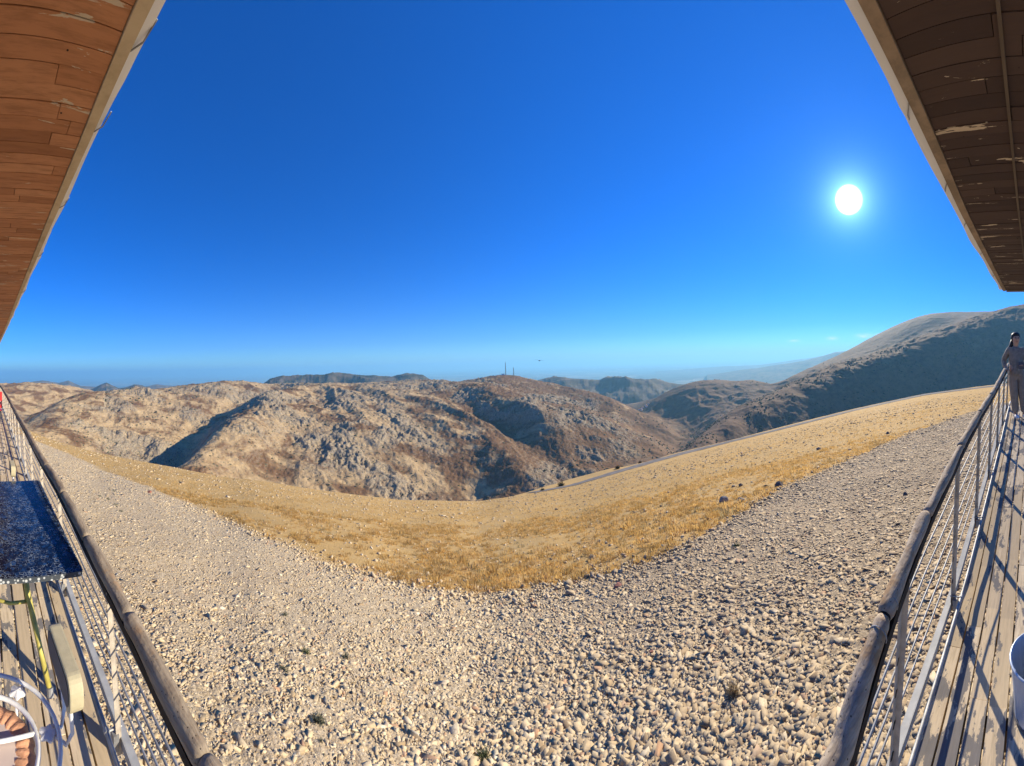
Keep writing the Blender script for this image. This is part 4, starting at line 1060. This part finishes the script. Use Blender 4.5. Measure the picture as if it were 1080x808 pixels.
J = {'hm0': (PP(0, 0, .80), .15), 'hem': (PP(0, 0, .90), .145), 'wai': (PP(.01, -.01, 1.02), .125), 'che': (PP(.02, -.03, 1.22), .14), 'top': (PP(.02, -.03, 1.36), .09), 'col': (PP(.02, -.02, 1.42), .068),
     'shR': (PP(.165, -.03, 1.335), .072), 'elR': (PP(.245, -.10, 1.12), .058), 'wrR': (PP(.24, .02, .985), .042), 'shL': (PP(-.135, -.03, 1.335), .072), 'elL': (PP(-.215, -.02, 1.10), .058), 'wrL': (PP(-.125, .14, 1.03), .042)}
skin('jacket', J, [('hm0', 'hem'), ('hem', 'wai'), ('wai', 'che'), ('che', 'top'), ('top', 'col'), ('che', 'shR'), ('shR', 'elR'), ('elR', 'wrR'), ('che', 'shL'), ('shL', 'elL'), ('elL', 'wrL')], jack, per, 'che', 2)
L_ = {'wst': (PP(0, 0, 1.02), .11), 'pel': (PP(0, 0, .92), .122), 'hiR': (PP(.085, 0, .82), .108), 'knR': (PP(.07, .05, .48), .088), 'cuR': (PP(.035, .03, .10), .075), 'hiL': (PP(-.085, 0, .82), .108), 'knL': (PP(-.09, .07, .48), .088), 'cuL': (PP(-.13, .08, .10), .075)}
skin('trousers', L_, [('wst', 'pel'), ('pel', 'hiR'), ('hiR', 'knR'), ('knR', 'cuR'), ('pel', 'hiL'), ('hiL', 'knL'), ('knL', 'cuL')], trou, per, 'pel', 2)
for a, t in (('anR', 'toR'), ('anL', 'toL')):
    A_, T0 = B[a][0], B[t][0]; d = (T0 - A_); d.z = 0; d.normalize()
    skin('shoe', {'h': (Vector((A_.x, A_.y, PZ_ + .045)) - d * .03, .045), 'm': (Vector((A_.x, A_.y, PZ_ + .045)) + d * .06, .046), 't': (Vector((A_.x, A_.y, PZ_ + .038)) + d * .15, .036)}, [('h', 'm'), ('m', 't')], shoem, per, 'h', 1)
bm = bmesh.new(); bmesh.ops.create_icosphere(bm, subdivisions=3, radius=1)
for v in bm.verts:
    c_v = v.co.copy(); n_ = fbm(np.array([c_v.x * 3 + c_v.z * 2]), np.array([c_v.y * 3]), 2, 4)[0]
    front = max(0, c_v.y); zl = c_v.z
    k = 1 + .06 * n_ - (.30 * front if zl < .45 else 0)
    v.co = PP(.02 + c_v.x * .096 * k, -.018 + c_v.y * .112 * k, 1.585 + c_v.z * (.10 if zl > 0 else .13) * k)
me = bpy.data.meshes.new('hair'); bm.to_mesh(me); bm.free(); hair = link('hair', me, hairm, per, smooth=True)
m = MB(); m.tube([PP(.03, -.09, 1.56), PP(.06, -.115, 1.47), PP(.10, -.115, 1.38), PP(.135, -.11, 1.28), PP(.15, -.10, 1.20)], [.05, .055, .045, .032, .012], 10); m.build('ponytail', hairm, hair, smooth=True)
hd = B['hd'][0]
for s in (-1, 1): m = MB(); c = PP(.02 + .032 * s, .088, 1.565); m.tube([c - rt * .012, c + rt * .012], .008, 8); m.build('eye', hairm, per)
m = MB(); m.tube([PP(.02, .088, 1.555), PP(.02, .112, 1.525), PP(.02, .088, 1.518)], [.008, .013, .008], 8); m.build('nose', skinm, per, smooth=True)
lips = simple('lips', (.35, .12, .10), .5); m = MB(); m.tube([PP(-.005, .078, 1.49), PP(.02, .088, 1.488), PP(.045, .078, 1.49)], .006, 6); m.build('mouth', lips, per)
# the dark bag held at the waist
bag = MB(); c = PP(-.07, .20, 1.03); bag.box(c, (.05, .17, .13)); bag_o = bag.build('handbag', darkpad, None, bevel=.012); tag(bag_o, 'small dark bag held in front by the person at the railing', 'handbag')

# ------------------------------------------------------------------ small things in the landscape
rockm = simple('grey_rock', (.30, .26, .21), .95, scale=6, var=.35, bump=.8, dist=.02)
darkrock = simple('dark_rock', (.12, .10, .09), .95, scale=6, var=.3, bump=.8, dist=.02)
redrock = simple('reddish_rock', (.28, .12, .08), .95, scale=6, var=.3, bump=.8, dist=.02)
def rock(px, py, wpx, label, mat, seed, tall=.6, n=1):
    p = on_ground(px, py); r = math.hypot(p.x, p.y); s = wpx / F * r
    bm = bmesh.new(); bmesh.ops.create_icosphere(bm, subdivisions=3, radius=.5)
    R = random.Random(seed); pl = []
    for _ in range(9):
        d = Vector((R.uniform(-1, 1), R.uniform(-1, 1), R.uniform(-.4, 1))).normalized(); pl.append((d, R.uniform(.26, .42)))
    for v in bm.verts:
        for d, k in pl:
            t = v.co.dot(d)
            if t > k: v.co -= d * (t - k)
        v.co = Vector((v.co.x * s, v.co.y * s * .8, v.co.z * s * tall))
    me = bpy.data.meshes.new('rock'); bm.to_mesh(me); bm.free()
    o = link('rock', me, mat); o.location = p + Vector((0, 0, s * tall * .22)); o.rotation_euler = (0, 0, R.uniform(0, 6))
    tag(o, label, 'rock'); return o
rock(759, 531, 13, 'larger grey rock of the pair standing in the golden grass right of centre', rockm, 1, .8)
rock(779, 530, 11, 'flatter grey rock just right of the larger one, at the gravel edge', rockm, 2, .5)
rock(819, 514, 11, 'dark rounded rock right on the line between grass and gravel', darkrock, 3, .6)
rock(805, 516, 7, 'small brown rock left of the dark rounded one at the gravel line', darkrock, 4, .6)
rock(778, 512, 7, 'small dark rock alone in the grass above the grey pair', darkrock, 5, .6)
rock(862, 474, 8, 'low dark rock in the grass high on the right slope', darkrock, 6, .4)
rock(935, 458, 6, 'dark rock in the grass nearest the road at the upper right', darkrock, 7, .6)
rock(953, 522, 7, 'dark stone lying on the pale gravel near the right railing', darkrock, 8, .6)
rock(156, 518, 6, 'reddish rock at the gravel edge on the left slope', redrock, 9, .7)
rock(667, 667, 9, 'broad pale slab of stone among the gravel below the centre right', rockm, 10, .35)
rock(679, 695, 8, 'rust coloured stone on the gravel right of centre', redrock, 12, .7)
rock(645, 622, 15, 'large orange tinted slab at the gravel edge below the grass', redrock, 13, .25)

def tuft(name, px, py, wpx, label, mat, seed, nb=70, hgt=.8, cat='shrub', name_part='leaves', z=None, p=None):
    p = p or on_ground(px, py); r = math.hypot(p.x, p.y); s = wpx / F * r * .5; R = np.random.default_rng(seed)
    V, Fc = [], []
    for i in range(nb):
        a = R.uniform(0, 6.283); el = math.acos(R.uniform(.05, 1)); d = Vector((math.cos(a) * math.sin(el), math.sin(a) * math.sin(el), math.cos(el) * hgt * 1.3))
        base = Vector((R.normal(0, .2), R.normal(0, .2), 0)) * s * .6; L = s * R.uniform(.6, 1.1)
        sd = d.cross(Vector((R.uniform(-1, 1), R.uniform(-1, 1), R.uniform(-1, 1)))).normalized() * s * .035
        for k in range(5):
            t0 = .25 + .16 * k; c = base + d * L * t0; off = Vector(R.normal(0, 1, 3)).normalized(); u = (d * .9 + off * .9).normalized() * s * .16
            w2 = u.cross(Vector(R.normal(0, 1, 3))).normalized() * s * .045; b = len(V)
            V += [tuple(c - w2), tuple(c + w2), tuple(c + u)]; Fc.append((b, b + 1, b + 2))
        b = len(V); V += [tuple(base - sd * .5), tuple(base + sd * .5), tuple(base + d * L)]; Fc.append((b, b + 1, b + 2))
    o = link(name, npmesh(name, V, Fc), mat); o.location = p; tag(o, label, cat); return o
greyg = simple('grey_green_leaves', (.13, .14, .09), .9, scale=20, var=.3)
green = simple('green_leaves', (.12, .14, .055), .9, scale=20, var=.3)
strawm = simple('straw_stems', (.50, .40, .24), .9, scale=20, var=.2)
tuft('shrub', 356, 692, 11, 'upright grey-green plant on the gravel left of centre', greyg, 1)
tuft('shrub', 326, 758, 19, 'broad dark green plant low on the gravel, lower left', greyg, 2, 110, .5)
tuft('shrub', 328, 779, 8, 'small grey-green sprig just below the broad dark plant', greyg, 3)
tuft('shrub', 315, 687, 14, 'dry olive tuft on the gravel left of the upright plant', green, 4, 60, .5)
tuft('shrub', 291, 704, 18, 'sparse grey plant stretched flat on the left gravel', greyg, 5, 50, .3)
tuft('shrub', 294, 645, 10, 'round grey-green plant on the upper left gravel', greyg, 6, 60, .6)
tuft('shrub', 497, 802, 22, 'fresh green plant at the bottom edge of the gravel near the centre', green, 7, 120, .6)
tuft('shrub', 873, 748, 13, 'pale green plant beside the right railing log', green, 8, 80, .6)
tuft('shrub', 773, 580, 12, 'olive plant at the top of the right gravel below the grass', green, 9, 60, .4)
tuft('dry_plant', 765, 741, 21, 'pale dry straw-coloured plant casting a shadow on the right gravel', strawm, 10, 200, 1.1, cat='plant')
for i, (px, py, w) in enumerate(((112, 524, 7), (120, 531, 9), (104, 521, 6), (126, 537, 7), (118, 515, 6))):
    o = tuft('weed', px, py, w, 'low grey-green weed in the sparse patch beside the left railing', greyg, 20 + i, 40, .3, cat='weed'); o['group'] = 'weeds beside the left railing'
# bushes by the road
bushm = simple('dark_bush_leaves', (.05, .06, .03), .9, scale=3, var=.3)
def bush(px, off, wpx, label, seed):
    a = float(az(px)); r = float(ip(R_B, a)) + off; x, y = r * math.sin(a), r * math.cos(a)
    return tuft('bush', 0, 0, wpx, label, bushm, seed, 160, .8, cat='bush', p=Vector((x, y, float(ground_z(x, y)) + .05)))
bush(568, 3, 6, 'small dark bush at the left end of the road', 41)
bush(588, 8, 9, 'dark bush above the road, left of its bend', 42)
bush(648, 9, 7, 'dark bush beyond the middle stretch of the road', 43)
bush(672, 9, 6, 'small bush beside the road below the valley track', 44)
# the two radio masts and their hut on the skyline
steel = simple('mast_steel', (.16, .15, .15), .6, .3, scale=.3)
def hill_point(px, D0, D1):
    a = float(az(px)); best = None
    k = int(round((a + 1.72) / 3.44 * (hx.shape[1] - 1))); col_r = hr[:, k]; T = hz[:, k] / col_r
    sel = (col_r > D0) & (col_r < D1); j = np.argmax(np.where(sel, T, -9)); return Vector((float(hx[j, k]), float(hy[j, k]), float(hz[j, k])))
def mast(px, H, w, label):
    p = hill_point(px, 1200, 1900); m = MB(); n = int(H / (w * 1.6))
    e = empty('radio_mast', p); tag(e, label, 'mast')
    lv = lambda i: [p + Vector((math.cos(a) * w * (1 - .6 * i / n), math.sin(a) * w * (1 - .6 * i / n), H * i / n - 1)) for a in (.3, 2.39, 4.49)]
    for k in range(3): m.tube([lv(i)[k] for i in range(n + 1)], .55, 5)
    m.build('leg', steel, e); m = MB()
    for i in range(n):
        A2, B2 = lv(i), lv(i + 1)
        for k in range(3): m.tube([A2[k], B2[(k + 1) % 3]], .25, 4, cap=False)
    m.build('lattice', steel, e)
    m = MB(); m.tube([p + Vector((0, 0, H - 1)), p + Vector((0, 0, H * 1.12))], .4, 5); m.build('antenna', steel, e)
mast(533.3, 62, 3.0, 'tall dark lattice radio mast on the central skyline')
mast(541, 38, 2.2, 'shorter thinner radio mast just right of the tall one')
p = hill_point(530.5, 1200, 1900)
hut = empty('hut', p); tag(hut, 'tiny white flat-roofed hut at the foot of the tall mast', 'building')
m = MB(); m.box(p + Vector((0, -5, 1.5)), (16, 8, 7)); m.build('wall', whitep, hut); m = MB(); m.box(p + Vector((0, -5, 5.3)), (17, 9, .6)); m.build('roof', rockm, hut)
# hamlet in the valley mouth
roofm = simple('red_tiles', (.30, .12, .08), .9, scale=.2)
for i, (px, off) in enumerate(((670, 0), (673.5, 60), (676.5, -30), (679.5, 40), (683, 0), (675, -90), (681, -80))):
    q0 = hill_point(px, 1500, 2150); a = float(az(px)); D = 1900 + off
    k = int(round((a + 1.72) / 3.44 * (hx.shape[1] - 1))); j = int(np.argmin(np.abs(hr[:, k] - D))); p = Vector((float(hx[j, k]), float(hy[j, k]), float(hz[j, k])))
    h = empty('house', p, random.uniform(0, 1.5)); tag(h, 'tiny pale house of the hamlet in the far valley', 'house', 'houses of the far hamlet')
    m = MB(); m.box((0, 0, 3), (13, 9, 8)); m.build('wall', whitep, h, keep=False)
    m = MB(); m.add([(-7, -5, 7), (7, -5, 7), (7, 5, 7), (-7, 5, 7), (-7, 0, 10), (7, 0, 10)], [(0, 1, 5, 4), (2, 3, 4, 5), (0, 4, 3), (1, 2, 5), (0, 3, 2, 1)]); m.build('roof', roofm, h, keep=False)
# bird gliding above the skyline
birdm = simple('dark_feathers', (.03, .028, .03), .8)
bp = at_d(569, 380.5, 38)
bv = {}
m = MB()
m.tube([(0, -.24, 0), (0, -.12, .005), (0, .06, .01), (0, .17, .01), (0, .22, .0)], [.012, .045, .065, .035, .012], 10)
def wing(s):
    n = 8; top = []
    for i in range(n + 1):
        u = i / n; x = s * (.04 + .50 * u); zc = .02 + .09 * math.sin(u * 2.2) - .05 * u; ch_ = .13 * (1 - .65 * u ** 1.5)
        top += [(x, .08 - .05 * u, zc + .008), (x, .08 - .05 * u - ch_ - .04 * u, zc), (x, .08 - .05 * u - ch_ * .5, zc - .008)]
    f = [(i * 3 + k, i * 3 + (k + 1) % 3, i * 3 + 3 + (k + 1) % 3, i * 3 + 3 + k) for i in range(n) for k in range(3)] + [(0, 2, 1), (n * 3, n * 3 + 1, n * 3 + 2)]
    m.add(top, f)
wing(1); wing(-1)
m.add([(-.02, -.2, 0), (.02, -.2, 0), (.06, -.36, .0), (-.06, -.36, 0), (0, -.3, .012)], [(0, 1, 4), (1, 2, 4), (2, 3, 4), (3, 0, 4), (0, 3, 2, 1)])
bo = m.build('bird', birdm, None, smooth=False); bo.location = bp; bo.rotation_euler = (0, .12, .25); tag(bo, 'dark bird gliding with spread wings above the skyline', 'bird')
